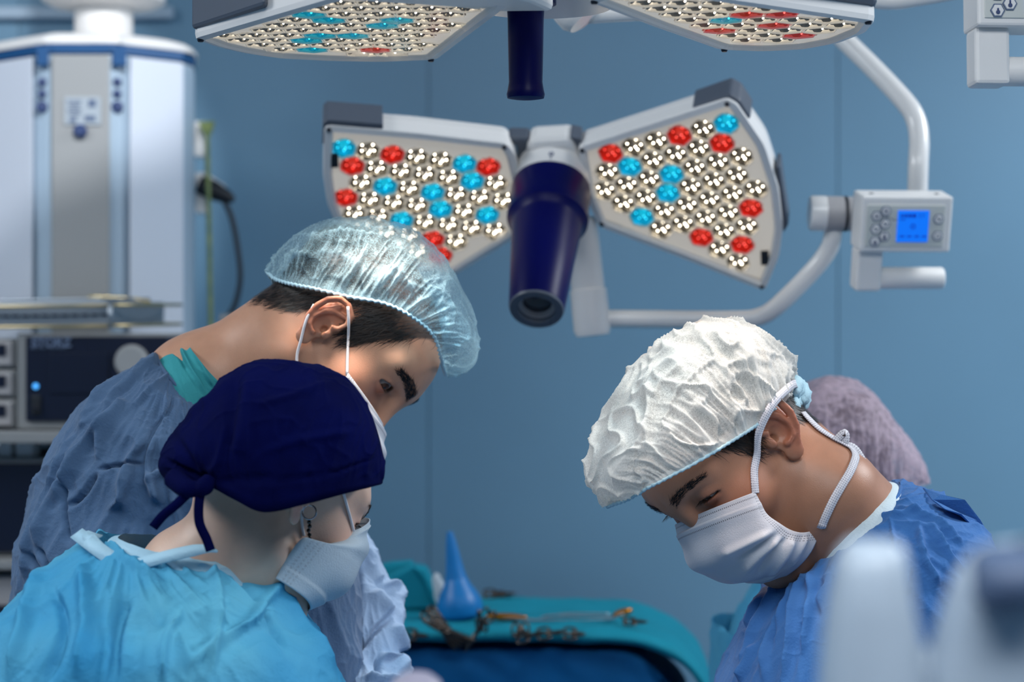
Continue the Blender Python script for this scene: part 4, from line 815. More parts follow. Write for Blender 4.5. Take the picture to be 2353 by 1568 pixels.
fl_, fr_, br_, bl_ = V3(-330, 764, 3.36), V3(252, 757, 3.30), V3(378, 752, 3.62), V3(-260, 757, 3.68)
prism('tray_body', [fl_+[0, 0, .003], fr_+[0, 0, .003], br_+[0, 0, .003], bl_+[0, 0, .003]], (0, 0, 1), .043, M['steel'], tr, .003)
for dz in (.006, .040): tube('edge', [fl_+[0, -.002, dz], fr_+[.001, -.002, dz], br_+[.002, 0, dz], bl_+[0, 0, dz], fl_+[0, -.002, dz]], .0028, M['brass'], tr, 8, 90)
tube('corner_post', [fr_+[.001, -.002, .002], fr_+[.001, -.002, .046]], .0045, M['steel'], tr, 10)
for k in range(26):
    a = fl_+(fr_-fl_)*((k+.5)/26); tube('slot', [a+[-.006, -.003, .024], a+[.006, -.003, .024]], .0018, M['dark'], tr, 6)
lid = prism('lid', [fl_+[.02, .03, .047], fr_+[-.02, .03, .047], br_+[-.02, -.03, .047], bl_+[.02, -.03, .047]], (0, 0, 1), .006, M['steel'], tr, .002)
tube('lid_handle', [V3(205, 688, 3.45), V3(212, 682, 3.45), V3(300, 686, 3.5), V3(345, 694, 3.52)], .0028, M['brass'], tr, 8, 30)
for i, (a, b) in enumerate(((778, 846), (850, 914), (918, 985))):
    t = thing('drawer_module', V3(-30, b, 3.35), ('top', 'middle', 'bottom')[i]+' grey module of the stack at the photo edge beside the video processor', 'device', 'grey modules beside the video processor')
    rbox('housing', -160, a, 30, b, 3.32, .3, M['device_frame'], t); rbox('front_plate', -150, a+6, 22, b-5, 3.314, .008, M['grey_beige'], t); rbox('window', -90, a+14, 8, a+40, 3.310, .006, M['device'], t, .001)
dv = thing('dark_device', V3(60, 1284, 3.35), 'large dark blue device with grey frame on the middle rack shelf', 'device')
rbox('housing', -300, 1056, 330, 1282, 3.34, .34, M['device_frame'], dv); rbox('front_panel', -292, 1068, 322, 1276, 3.334, .01, M['device'], dv)
for i, (a, b) in enumerate(((-26, 6), (14, 56))):
    t = tag(rbox('white_box', a, 1022, b, 1056, 3.36, .05, M['white2'], None, .004), ('small white box nearest the photo edge, on the large dark device', 'small white box on the large dark device, inner of the pair')[i], 'box', 'white boxes on the dark device')
gd = thing('grey_device', V3(20, 1500, 3.35), 'grey device with rounded front on the lowest rack shelf', 'device')
rbox('housing', -300, 1320, 300, 1498, 3.30, .34, M['grey_beige'], gd, .02); rbox('front_panel', -290, 1390, 290, 1480, 3.292, .01, M['device'], gd)
# ================================================================ surgical lamps
def unproj(px, py, P0, N):
    d = V3(px, py, 1.0)-np.array([0, 0, CAMZ]); o = np.array([0, 0, CAMZ]); t = np.dot(np.array(P0)-o, N)/np.dot(d, N); return o+d*t
def inset(p2, d):
    n = len(p2); a = sum(p2[i][0]*p2[(i+1) % n][1]-p2[(i+1) % n][0]*p2[i][1] for i in range(n)); sg = 1 if a > 0 else -1; out = []
    for i in range(n):
        p, q, r = p2[i-1], p2[i], p2[(i+1) % n]; e1 = (q-p)/np.linalg.norm(q-p); e2 = (r-q)/np.linalg.norm(r-q)
        n1 = sg*np.array([-e1[1], e1[0]]); n2 = sg*np.array([-e2[1], e2[0]]); b = n1+n2; b /= np.linalg.norm(b); out.append(q+b*d/max(np.dot(b, n1), .35))
    return np.array(out)
def inside(p, poly, margin):
    n = len(poly); a = sum(poly[i][0]*poly[(i+1) % n][1]-poly[(i+1) % n][0]*poly[i][1] for i in range(n)); sg = 1 if a > 0 else -1
    for i in range(n):
        e = poly[(i+1) % n]-poly[i]; e /= np.linalg.norm(e)
        if sg*(e[0]*(p[1]-poly[i][1])-e[1]*(p[0]-poly[i][0])) < margin: return False
    return True
def lens_mesh(kind):
    bm = bmesh.new(); R, r = .0188, .0170
    def ring(rad, z, n=6, off=0.0): return [bm.verts.new((rad*math.cos(PI/3*6/n*i+off), rad*math.sin(PI/3*6/n*i+off), z)) for i in range(n)]
    def skin(a, b, mi):
        for i in range(len(a)):
            f = bm.faces.new((a[i], a[(i+1) % len(a)], b[(i+1) % len(b)], b[i])); f.material_index = mi
    o0, o1, i1, i0 = ring(R, 0), ring(R-.0004, .0056), ring(r+.0006, .0056), ring(r, .004)
    skin(o0, o1, 0); skin(o1, i1, 0); skin(i1, i0, 0)
    b0 = ring(.0172, .0036, 18); b1 = ring(.0152, -.003, 18, .17); b2 = ring(.0118, -.009, 18); b3 = ring(.0070, -.0135, 18, .17)
    skin(b0, b1, 1); skin(b1, b2, 1); skin(b2, b3, 1); f = bm.faces.new(b3); f.material_index = 1
    for (x, y, z, s) in ((.0020, -.0020, .0030, .0011), (.0082, .0030, -.0030, .0011), (-.0055, .0075, -.0028, .0010), (-.0030, -.0088, -.0026, .0012), (.0062, -.0072, -.0030, .0011), (-.0095, -.0015, -.0030, .0011)):  # first bead is the LED, the others are glowing stand-ins for its reflections
        q = bmesh.ops.create_icosphere(bm, subdivisions=1, radius=s, matrix=Matrix.Translation((x, y, z)))
        for v in q['verts']:
            for f in v.link_faces: f.material_index = 2
    d = [[bm.verts.new((.0066*math.cos(t)*math.cos(a), .0066*math.cos(t)*math.sin(a), -.0085+.0115*math.sin(t))) for a in np.linspace(0, 2*PI, 10, endpoint=False)] for t in (0, .5, 1.0)]
    for a, b in zip(d, d[1:]): skin(a, b, 3)
    f = bm.faces.new(d[-1]); f.material_index = 3
    me = bpy.data.meshes.new('lens'); bmesh.ops.recalc_face_normals(bm, faces=bm.faces); bm.to_mesh(me); bm.free()
    for m in LENS[kind]: me.materials.append(m)
    return me
LM = {k: lens_mesh(k) for k in LENS}
def make_wing(lamp, outline, P0, N, lattice, colours, thick=.034, rim=.0128, pitch=.0335, nrand=None, cut=None):
    """a petal of the lamp: housing, bezel, lens plate, hexagonal lenses, cover pane and screws"""
    N = np.array(N, float); N /= np.linalg.norm(N); P0 = np.array(P0, float)
    R_, U_, _ = frame_from(N, (0, 0, 1) if abs(N[2]) < .9 else (0, 1, 0)); to3 = lambda q: P0+R_*q[0]+U_*q[1]
    w3 = [unproj(a, b, P0, N) for a, b in outline]; p2 = np.array([[np.dot(w-P0, R_), np.dot(w-P0, U_)] for w in w3])
    # round the corners a little
    rp = []
    for i in range(len(p2)):
        a, b, c = p2[i-1], p2[i], p2[(i+1) % len(p2)]; e1 = (a-b)/np.linalg.norm(a-b); e2 = (c-b)/np.linalg.norm(c-b); k = min(.010, .3*min(np.linalg.norm(a-b), np.linalg.norm(c-b)))
        s, e = b+e1*k, b+e2*k
        for t in (0, .5, 1): rp.append((1-t)**2*s+2*t*(1-t)*b+t*t*e)
    rp = np.array(rp)
    wing = prism('wing', [to3(q)-N*thick for q in rp], N, thick-.0225, M['white'], lamp, .006)
    big, small = rp, inset(rp, rim); bm = bmesh.new()
    rings = [(inset(rp, .002), -.0235), (inset(rp, .0004), -.0225), (big, -.002), (inset(rp, .001), .003), (inset(rp, rim*.75), .0045), (inset(rp, rim*.85), .002), (small, -.0004), (small, -.0225)]
    vs = [[bm.verts.new(to3(q)+N*h) for q in poly] for poly, h in rings]
    for a, b in zip(vs, vs[1:]):
        for i in range(len(a)): bm.faces.new((a[i], a[(i+1) % len(a)], b[(i+1) % len(a)], b[i]))
    link('bezel', bm_mesh('bezel', bm), M['grey_beige' if False else 'white2'], wing)
    # the plate has a hexagonal hole behind every lens: it is built as the webs round the holes
    a2 = np.array([np.dot(unproj(lattice[1][0], lattice[1][1], P0, N)-unproj(lattice[0][0], lattice[0][1], P0, N), x) for x in (R_, U_)]); a2 = a2/np.linalg.norm(a2)*pitch
    rot60 = lambda v, s=1: np.array([v[0]*.5-s*v[1]*.866, s*v[0]*.866+v[1]*.5]); b2 = rot60(a2)
    o2 = np.array([np.dot(unproj(lattice[0][0], lattice[0][1], P0, N)-P0, x) for x in (R_, U_)]); inner = inset(rp, rim*.9)
    centres = []
    ang = math.atan2(a2[1], a2[0])+PI/6
    X = R_*math.cos(ang)+U_*math.sin(ang); Y = np.cross(N, X); n = 0
    raw = inset(p2, rim*.9)
    for i in range(-14, 15):
        for j in range(-14, 15):
            q = o2+a2*i+b2*j
            if not inside(q, raw, .0112) or (cut and cut(project(to3(q)[None])[0])): continue
            pxy = project(to3(q)[None])[0]; kind = 'white'
            if colours:
                for k, L in colours.items():
                    if any((pxy[0]-x)**2+(pxy[1]-y)**2 < 21**2 for x, y in L): kind = k
            elif nrand is not None: kind = random.choices(('white', 'cyan', 'red'), (12, 1.3, 1.0))[0]
            o = bpy.data.objects.new('lens', LM[kind]); COL.objects.link(o); c = to3(q)-N*.0056
            o.matrix_basis = Matrix(((X[0], Y[0], N[0], c[0]), (X[1], Y[1], N[1], c[1]), (X[2], Y[2], N[2], c[2]), (0, 0, 0, 1))); attach(o, wing); n += 1; centres.append(q)
    # lens plate: a web with a hexagonal opening behind every lens
    st = .0025; lo_, hi_ = small.min(0)-st, small.max(0)+st; gx, gy = np.arange(lo_[0], hi_[0], st), np.arange(lo_[1], hi_[1], st)
    lim = inset(p2, rim*.86); keep = []
    cc = np.array(centres)
    for j in range(len(gy)-1):
        for i in range(len(gx)-1):
            q = np.array([gx[i]+st/2, gy[j]+st/2])
            if inside(q, lim, 0) and np.min(((cc-q)**2).sum(1)) > .0174**2: keep.append((j*len(gx)+i, j*len(gx)+i+1, (j+1)*len(gx)+i+1, (j+1)*len(gx)+i))
    used = sorted({k for f in keep for k in f}); idx = {k: n_ for n_, k in enumerate(used)}
    link('lens_plate', np_mesh('lens_plate', [to3(np.array([gx[k % len(gx)], gy[k//len(gx)]]))-N*.0012 for k in used], [[idx[k] for k in f] for f in keep], False), M['plate'], wing)
    bm = bmesh.new(); bm.faces.new([bm.verts.new(to3(q)+N*.0018) for q in inset(rp, rim*.8)]); link('cover_pane', bm_mesh('cover_pane', bm), M['pane'], wing)
    for i in range(len(p2)):
        a, b, c = p2[i-1], p2[i], p2[(i+1) % len(p2)]
        cosang = np.dot(a-b, c-b)/np.linalg.norm(a-b)/np.linalg.norm(c-b)
        if cosang > -.72:
            q = inset(p2, rim*.55)[i]; lathe('screw', [(0, .0062), (.0026, .0062), (.0034, .005), (.0036, .003)], to3(q), N, M['dark'], wing, 14)
    return wing, to3, p2, n
lampA = thing('surgical_lamp', V3(1260, 420, 2.75), 'petal surgical lamp with wide navy handle, tilted to show its coloured lenses, behind the surgeons', 'lamp')
NA = np.array([-.10, -.66, -.745]); NA /= np.linalg.norm(NA); HA = V3(1262, 405, 2.76)
cl = {'cyan': [(803, 330), (812, 360), (888, 428), (892, 440), (997, 445), (1003, 470), (1010, 490), (1083, 372), (1085, 400), (1113, 490), (1116, 512), (925, 520)], 'red': [(915, 342), (926, 375), (826, 395), (785, 430), (796, 458), (1127, 365), (1165, 500), (990, 557), (1002, 577)]}
cr = {'cyan': [(1432, 350), (1436, 375), (1672, 272), (1655, 305), (1543, 402), (1538, 425), (1546, 448), (1460, 465), (1460, 487), (1625, 385), (1645, 495), (1710, 578), (1716, 595)], 'red': [(1385, 350), (1412, 487), (1568, 300), (1570, 330), (1666, 340), (1725, 360), (1731, 398), (1745, 485), (1750, 507), (1612, 540), (1702, 553)]}
wl, *_x = make_wing(lampA, [(744, 284), (960, 302), (1166, 326), (1184, 352), (1202, 430), (1192, 540), (1042, 632), (900, 612), (790, 552), (752, 470), (742, 400)], HA, (.06, -.70, -.71), [(885, 430), (941, 437)], cl, cut=lambda p: math.hypot(p[0]-768, p[1]-368) < 24)
wr, *_x = make_wing(lampA, [(1326, 336), (1500, 280), (1672, 224), (1694, 236), (1758, 330), (1790, 430), (1800, 520), (1790, 590), (1758, 668), (1560, 588), (1374, 518), (1344, 440)], HA, (-.16, -.72, -.67), [(1543, 402), (1591, 390)], cr, cut=lambda p: math.hypot(p[0]-1757, p[1]-592) < 32)
for w_, n_, a, b in ((wl, (.06, -.70, -.71), 768, 368), (wr, (-.16, -.72, -.67), 1757, 592)):
    n_ = np.array(n_)/np.linalg.norm(n_); q_ = [unproj(a+dx, b+dy, HA, n_)-n_*.0008 for dx, dy in ((-9, -15), (9, -16), (10, 15), (-8, 16))]
    prism('sensor_window', q_, n_, .003, M['black'], w_, .0006)
def cap_block(name, pts, P0, N, t0, t1, parent, m=None, bevel=.006):
    N = np.array(N, float); N /= np.linalg.norm(N); return prism(name, [unproj(a, b, P0, N)-N*t1 for a, b in pts], N, t1-t0, m or M['grey_cap'], parent, bevel)
cap_block('corner_cap', [(742, 282), (752, 274), (880, 284), (880, 300), (750, 300), (744, 330), (740, 330)], HA, (.06, -.70, -.71), -.001, .040, wl)
cap_block('corner_cap', [(1590, 248), (1676, 218), (1700, 232), (1726, 272), (1714, 282), (1672, 232), (1590, 258)], HA, (-.16, -.72, -.67), .001, .042, wr)
cap_block('latch', [(1782, 385), (1792, 385), (1812, 520), (1800, 540)], HA, (-.16, -.72, -.67), .002, .034, wr)
hub = cap_block('hub', [(1212, 332), (1312, 326), (1330, 360), (1350, 430), (1352, 480), (1290, 520), (1200, 480), (1196, 400)], HA, NA, .004, .042, lampA, M['white'], .010)
cap_block('hub_joint', [(1162, 330), (1214, 332), (1204, 400), (1192, 420), (1184, 352)], HA, NA, .012, .036, lampA)
cap_block('hub_joint', [(1308, 326), (1334, 332), (1346, 440), (1350, 440), (1326, 350)], HA, NA, .010, .036, lampA)
hb, ht = V3(1268, 424, 2.75), V3(1233, 709, 2.60); ax = (ht-hb); Lh = np.linalg.norm(ax); ax /= Lh
lathe('collar', [(.052, -.030), (.052, .004), (.0495, .010), (.045, .012)], hb, ax, M['white'], lampA, 64)
hd = lathe('handle', [(.050, .006), (.0545, .010), (.0555, .020), (.0545, .050), (.0560, .058), (.0555, .070), (.0490, .078), (.0475, .084), (.0425, .150), (.0368, Lh-.002), (.0362, Lh)], hb, ax, M['navy'], lampA, 72)
lathe('end_ring', [(.0362, Lh), (.0350, Lh+.003), (.0255, Lh+.003), (.0240, Lh+.001), (.0235, Lh-.012)], hb, ax, M['grey_cap'], hd, 64)
lathe('lens_seat', [(.0238, Lh-.004), (.0215, Lh-.004), (.0190, Lh-.010), (.0185, Lh-.013)], hb, ax, M['grey_beige'], hd, 64)
lathe('camera_window', [(.0188, Lh-.010), (.010, Lh-.0085), (0, Lh-.008)], hb, ax, mat('dark_glass', '#0b1420', rough=.08, coat=1.0), hd, 48)
rA, uA, nA = frame_from(-ax, (0, 0, 1))
for s, rr in ((0, .0036),):
    c = hb+uA*.0505+ax*.0+np.array([-.008, 0, .0]); lathe('mark', [(.0020, .0006), (.0036, .0006), (.0036, 0)], hb+uA*.0520-rA*.004+ax*(-.006), uA, M['print'], lampA, 18)
    tube('mark', [hb+uA*.0525-rA*.004+ax*(-.002), hb+uA*.0525-rA*.004+ax*.004], .0006, M['print'], lampA, 6)
# yoke, arm and control panel
lathe('yoke', [(.018, .0), (.0235, .006), (.024, .10), (.0238, .101), (.0262, .103), (.0268, .16), (.0235, .168), (0, .170)], V3(1334, 500, 2.82), (.017, .0, -.16), M['white'], lampA, 48)
tube('arm', [V3(1352, 733, 2.82), V3(1450, 733, 2.82), V3(1680, 735, 2.80), V3(1745, 728, 2.80), V3(1790, 700, 2.79), V3(1862, 628, 2.78), V3(1900, 580, 2.77), V3(1914, 540, 2.76), V3(1912, 490, 2.76)], .0128, M['white'], lampA, 24, 90)
tube('arm', [V3(2108, 450, 2.78), V3(2110, 380, 2.78), V3(2112, 320, 2.79), V3(2104, 275, 2.80), V3(2080, 235, 2.81), V3(2010, 160, 2.84), V3(1920, 72, 2.88), V3(1860, 10, 2.9), V3(1760, -90, 2.95)], .0142, M['white'], lampA, 24, 90)
def ctl_panel(lamp, px, py, d, tilt, yaw, s=1.0):
    """control box with keypad, screen and C-shaped grip"""
    Rm = Matrix.Rotation(yaw, 3, 'Z') @ Matrix.Rotation(tilt, 3, 'X'); o = V3(px, py, d); W_ = lambda x, y, z: o+np.array(Rm @ Vector((x*s, y*s, z*s)))
    def pb(name, c, sz, m, parent, bevel=.002): return box(name, W_(*c), tuple(k*s for k in sz), m, parent, Rm, bevel*s)
    bx_ = pb('control_box', (0, 0, 0), (.124, .052, .076), M['white2'], lamp, .003)
    for x in (-.045, .045): lathe('screw', [(0, .0008), (.0028*s, .0008), (.0034*s, 0)], W_(x, -.004, .038), np.array(Rm @ Vector((0, 0, 1))), M['dark'], bx_, 14)
    pb('keypad', (-.002, -.0265, -.002), (.107, .002, .057), M['keypad'], bx_, .0008)
    pb('screen', (.008, -.0282, -.002), (.043, .002, .043), M['screen'], bx_, .0005)
    for k in range(4): pb('screen_mark', (-.0075+.0055*k, -.0294, .0125), (.0042, .0006, .0030+.0006*k), M['lcd_mark'], bx_, 0)
    for k in range(2): pb('screen_mark', (.0165+.005*k, -.0294, .0130), (.0008, .0006, .006), M['lcd_mark'], bx_, 0)
    for k in range(4): pb('screen_mark', (-.006+.010*k, -.0294, -.0155), (.006, .0006, .0018), M['lcd_mark'], bx_, 0)
    pb('screen_mark', (-.0065, -.0294, .0075), (.007, .0006, .0012), M['lcd_mark'], bx_, 0)
    ydir = np.array(Rm @ Vector((0, -1, 0))); xdir = np.array(Rm @ Vector((1, 0, 0))); zdir = np.array(Rm @ Vector((0, 0, 1)))
    lathe('screen_mark', [(.0022*s, .0004), (.0035*s, .0004)], W_(.008, -.0294, -.002), ydir, M['lcd_mark'], bx_, 20)
    def key(x, z, icon):
        c = W_(x, -.0275, z); a = [c+s*.0078*(math.cos(t)*xdir+math.sin(t)*zdir) for t in np.arange(6)*PI/3]; b = [c+s*.0062*(math.cos(t)*xdir+math.sin(t)*zdir)+ydir*.0006 for t in np.arange(6)*PI/3]
        k = prism('button', a, ydir, .0012*s, M['print_lt'], bx_, .0003); prism('button_face', b, ydir, .0012*s, M['white2'], k, .0003)
        P_ = lambda u, v: c+xdir*u*s+zdir*v*s+ydir*.0022*s
        if icon == 'bulb' or icon == 'bulb_big':
            lathe('icon', [(0, .0006), (.0022*s, .0004), (.0022*s, 0)], P_(0, -.002), ydir, M['print'], k, 14); tube('icon', [P_(0, 0), P_(0, .0044 if icon == 'bulb_big' else .002)], .0009*s, M['print'], k, 6)
        elif icon == 'sun':
            lathe('icon', [(0, .0006), (.0016*s, .0004), (.0016*s, 0)], P_(0, 0), ydir, M['print'], k, 14)
            for q in range(8): tube('icon', [P_(.0028*math.cos(q*PI/4), .0028*math.sin(q*PI/4)), P_(.0046*math.cos(q*PI/4), .0046*math.sin(q*PI/4))], .0003*s, M['print'], k, 5)
        elif icon == 'ring': lathe('icon', [(.0022*s, .0006), (.0031*s, .0006)], P_(0, 0), ydir, M['print_lt'], k, 20)
        else:
            for q in range(3): lathe('icon', [(0, .0005), (.0013*s, .0005)], P_(.0022*(q-1), .0014*math.cos(q*2.5)), ydir, M['print_lt'], k, 12)
    for x, z, ic in ((-.0425, .0115, 'sun'), (-.0300, .0185, 'sun'), (-.0425, -.0060, 'dots'), (-.0300, .0010, 'dots'), (-.0425, -.0230, 'bulb'), (-.0300, -.0160, 'bulb_big'), (.0430, .0080, 'dots'), (.0430, -.0150, 'ring')): key(x, z, ic)
    tube('print_line', [W_(-.034, -.028, .0100), W_(-.024, -.028, .0100), W_(-.020, -.028, .0065), W_(-.014, -.028, .0065)], .0004*s, M['print_lt'], bx_, 5)
    gr = pb('grip_plate', (-.0435, .002, -.066), (.036, .034, .058), M['white2'], lamp, .004)
    a, b = W_(-.045, .002, -.0795), W_(.064, .002, -.0795); tube('grip_bar', [a, a+(b-a)*.02, b-(b-a)*.02, b], [.013*s, .0150*s, .0150*s, .0135*s], M['white2'], lamp, 28)
ctl_panel(lampA, 2071, 508, 2.70, math.radians(14), math.radians(5))
jc = V3(1860, 490, 2.75)
lathe('swivel', [(0, 0), (.0225, .0), (.0245, .003), (.0245, .022)], jc, (1, .0, -.02), M['white'], lampA, 40)
lathe('swivel_neck', [(.0245, .022), (.0240, .0225), (.0240, .047)], jc, (1, 0, -.02), M['grey_beige'], lampA, 40)
lathe('swivel_seal', [(.0246, .047), (.0246, .051)], jc, (1, 0, -.02), M['black'], lampA, 40)
lathe('swivel_neck', [(.0240, .051), (.0240, .070), (0, .070)], jc, (1, 0, -.02), M['grey_beige'], lampA, 40)
# the nearer lamp overhead
lampB = thing('surgical_lamp', (.013, 1.97, 1.76), 'level petal surgical lamp overhead with slim navy handle, cut by the photo top', 'lamp')
PB = np.array([.013, 1.97, CAMZ+.312]); NB = np.array([0.0, -.02, -1.0])
wl2, *_x = make_wing(lampB, [(443, 82), (500, 102), (560, 116), (640, 128), (760, 134), (880, 136), (1003, 131), (1168, 6), (1150, -50), (800, -24)], PB, NB, [(800, 60), (860, 60)], None, nrand=1, thick=.05)
wr2, *_x = make_wing(lampB, [(2013, 40), (1990, 68), (1930, 92), (1850, 107), (1750, 112), (1653, 108), (1500, 54), (1345, -6), (1480, -40), (1700, -6)], PB, NB, [(1700, 60), (1760, 60)], None, nrand=1, thick=.05)
cap_block('corner_cap', [(440, 80), (448, 84), (620, 34), (608, 26)], PB, NB, .006, .052, wl2)
cap_block('corner_cap', [(2016, 38), (2012, 48), (1990, 56), (1720, -2), (1740, -6)], PB, NB, .010, .052, wr2)
hb2 = V3(1208, 6, 1.95)
lathe('handle', [(.030, -.03), (.030, .002), (.0185, .004), (.0178, .015), (.0170, .055), (.0165, .078), (.0178, .086), (.0188, .090), (.0180, .0935), (.012, .0945), (0, .0945)], hb2, (0, 0, -1), M['navy'], lampB, 48)
hbx = prism('hub', [(PB[0]-.245, 1.55, CAMZ+.292), (PB[0]-.02, 1.72, CAMZ+.292), (PB[0]+.02, 1.95, CAMZ+.305), (PB[0]-.03, 1.95, CAMZ+.305), (PB[0]-.255, 1.72, CAMZ+.292)], (0, 0, 1), .05, M['white2'], lampB, .004) if False else None
# third petal, turned to the camera side and seen along its edge
v3 = [(-.225, 1.70), (-.03, 1.66), (.02, 1.80), (.04, 1.92), (-.02, 1.93), (-.06, 1.86)]
prism('wing', [(x, y, CAMZ+.2925+ (y-1.66)*.10) for x, y in v3], (0, 0, 1), .045, M['white2'], lampB, .005)
lathe('hub', [(.0, .0), (.07, .0), (.075, .006), (.075, .06)], (.03, 2.0, CAMZ+.335), (0, 0, 1), M['white'], lampB, 48)
lathe('yoke', [(0, 0), (.022, .0), (.0275, .008), (.0285, .02), (.0285, .062), (.0275, .063), (.0275, .066), (.0285, .067), (.0285, .10), (0, .10)], V3(1346, 46, 2.30), (-.42, .1, .55), M['white'], lampB, 40)
tube('arm', [V3(1350, 34, 2.32), V3(1460, 28, 2.34), V3(1560, 26, 2.36), V3(1650, 10, 2.36), V3(1800, -60, 2.36)], .0105, M['white'], lampB, 20, 40)
tube('arm', [V3(1900, -30, 2.40), V3(2020, 2, 2.40), V3(2120, -6, 2.40), V3(2300, -40, 2.40)], .010, M['white'], lampB, 20, 40)
lampC = thing('lamp_control', V3(2330, 20, 2.15), 'white lamp control box with grip cut by the upper right corner of the photo', 'control panel')
ctl_panel(lampC, 2366, -14, 2.15, math.radians(-2), math.radians(4), 1.06)
tube('arm', [V3(2400, -40, 2.17), V3(2405, -160, 2.17), V3(2420, -400, 2.2)], .014, M['white'], lampC, 20, 20)
tube('suspension_arm', [V3(1760, -90, 2.95), V3(1700, -150, 2.97), V3(1650, -190, 2.98)], .014, M['white'], lampA, 20, 20)
for lp_, x, y in ((lampA, (1650-CX)/F*2.98, 2.98), (lampB, .03, 2.0), (lampC, (2420-CX)/F*2.2, 2.2)):
    z0 = CAMZ+.39 if lp_ is lampB else CAMZ+(784+190)/F*2.98-.01 if lp_ is lampA else CAMZ+(784+400)/F*2.2-.01
    tube('ceiling_pole', [(x, y, z0), (x, y, 3.0)], .022, M['white'], lp_, 20)
# light thrown by the lamps, and added warm spots for bounce light
def lamp_light(lamp, px, py, d, N, target, power, col, ang, r=.05): return spot('lamp_beam', V3(px, py, d)+np.array(N)*.02, target, power, col, ang, .7, r, lamp)
LB = [(lampB, 700, 95, 2.08, V3(860, 560, 2.12), 9, (1, .96, .90), 50), (lampB, 960, 100, 2.10, V3(890, 590, 2.12), 11, (1.0, .72, .55), 34), (lampB, 900, 60, 2.0, V3(1010, 720, 2.10), 6, (.35, .8, 1.0), 34),
      (lampB, 1700, 70, 2.02, V3(1600, 850, 1.99), 4.8, (1, .97, .92), 50), (lampB, 1850, 80, 2.03, V3(1650, 860, 2.0), 3.5, (1.0, .70, .52), 36), (lampB, 1600, 60, 2.0, V3(1450, 1040, 1.98), 2.5, (.4, .82, 1.0), 30)]
for a in LB: lamp_light(a[0], a[1], a[2], a[3], NB, a[4], a[5], a[6], a[7])
lamp_light(lampA, 1500, 430, 2.62, (-.16, -.72, -.67), V3(1640, 1230, 2.02), 8, (1, .60, .40), 40)  # warm spot added in place of bounce light on the second surgeon's face
lamp_light(lampB, 1530, -12, 1.79, NB, V3(1665, 1220, 1.96), 3.6, (1, .66, .48), 24)  # added warm spot, stands in for light reflected from the operating field
lamp_light(lampA, 1000, 440, 2.66, (.06, -.7, -.71), V3(900, 1420, 2.30), 9, (1, .97, .93), 44)
# ================================================================ instrument table and what lies on it
Z0 = CAMZ-.444
it = thing('instrument_table', ((1250-CX)/F*3.25, 3.25, 0), 'instrument table under teal and blue drapes behind the two surgeons', 'table')
box('tabletop', ((1130-CX)/F*3.25, 3.28, Z0-.062), (.46, .28, .02), M['steel'], it)
for sx in (-.2, .2):
    for sy in (-.11, .11): box('leg', ((1130-CX)/F*3.25+sx, 3.28+sy, (Z0-.072)/2), (.025, .025, Z0-.073), M['steel'], it)
def sheet(name, rows, m, label, cat, ns, seed, amp):
    """rows: cross sections front to back; each a list of points along the table"""
    G = np.array([catmull(r, ns) for r in rows]); G = np.stack([catmull(G[:, i], 60) for i in range(ns)], 1); v = G.reshape(-1, 3); f = grid_faces(ns, 60)
    n = normals_of(v, f); n *= np.sign((n*np.array([0, -.6, 1])).sum(1).mean()); v = v+n*(amp*(ridge(v*np.array([9, 14, 9]), seed, 2)-.4)+amp*.6*noise(v*22, seed))[:, None]
    o = link(name, np_mesh(name, v, f), m); md = o.modifiers.new('thickness', 'SOLIDIFY'); md.thickness = .0015
    return tag(o, label, cat)
xs = [700, 820, 930, 1100, 1300, 1440, 1520, 1580, 1622, 1640, 1646]
dr = [0, 0, 0, 0, .002, .006, .020, .045, .085, .13, .20]
def row(d, dz, xo=0, k=1.0): return [V3(x+xo, 0, d)*np.array([1, 1, 0])+np.array([0, 0, Z0+dz-k*q]) for x, q in zip(xs, dr)]
sheet('teal_drape', [row(3.46, -.02, -14), row(3.44, .000, -14), row(3.30, .001, -10), row(3.14, .002, -6), row(3.085, .001, 0), row(3.066, -.004, 2), row(3.062, -.012, 2), row(3.070, -.018, 0)], M['teal_drape'], 'teal drape with rolled front hem spread over the instrument table top', 'drape', 150, 5.0, .003)
xb = [700, 820, 930, 1100, 1300, 1440, 1500, 1550, 1575]; db = [0, 0, 0, 0, 0, .006, .03, .07, .095]
def rowb(d, dz, xo=0): return [V3(x+xo, 0, d)*np.array([1, 1, 0])+np.array([0, 0 if x < 1500 else (x-1500)/62*.05*(d < 3.1), Z0+dz-q*(1 if dz > -.06 else 0)]) for x, q in zip(xb, db)]
sheet('blue_drape', [rowb(3.40, -.040), rowb(3.12, -.036), rowb(3.09, -.038), rowb(3.082, -.046), rowb(3.082, -.16, 40), rowb(3.08, -.25, 50), rowb(3.07, -.5, 55), rowb(3.07, -.8, 55)], M['blue_drape'], 'deep blue drape hanging down the front of the instrument table', 'drape', 150, 9.0, .0045)
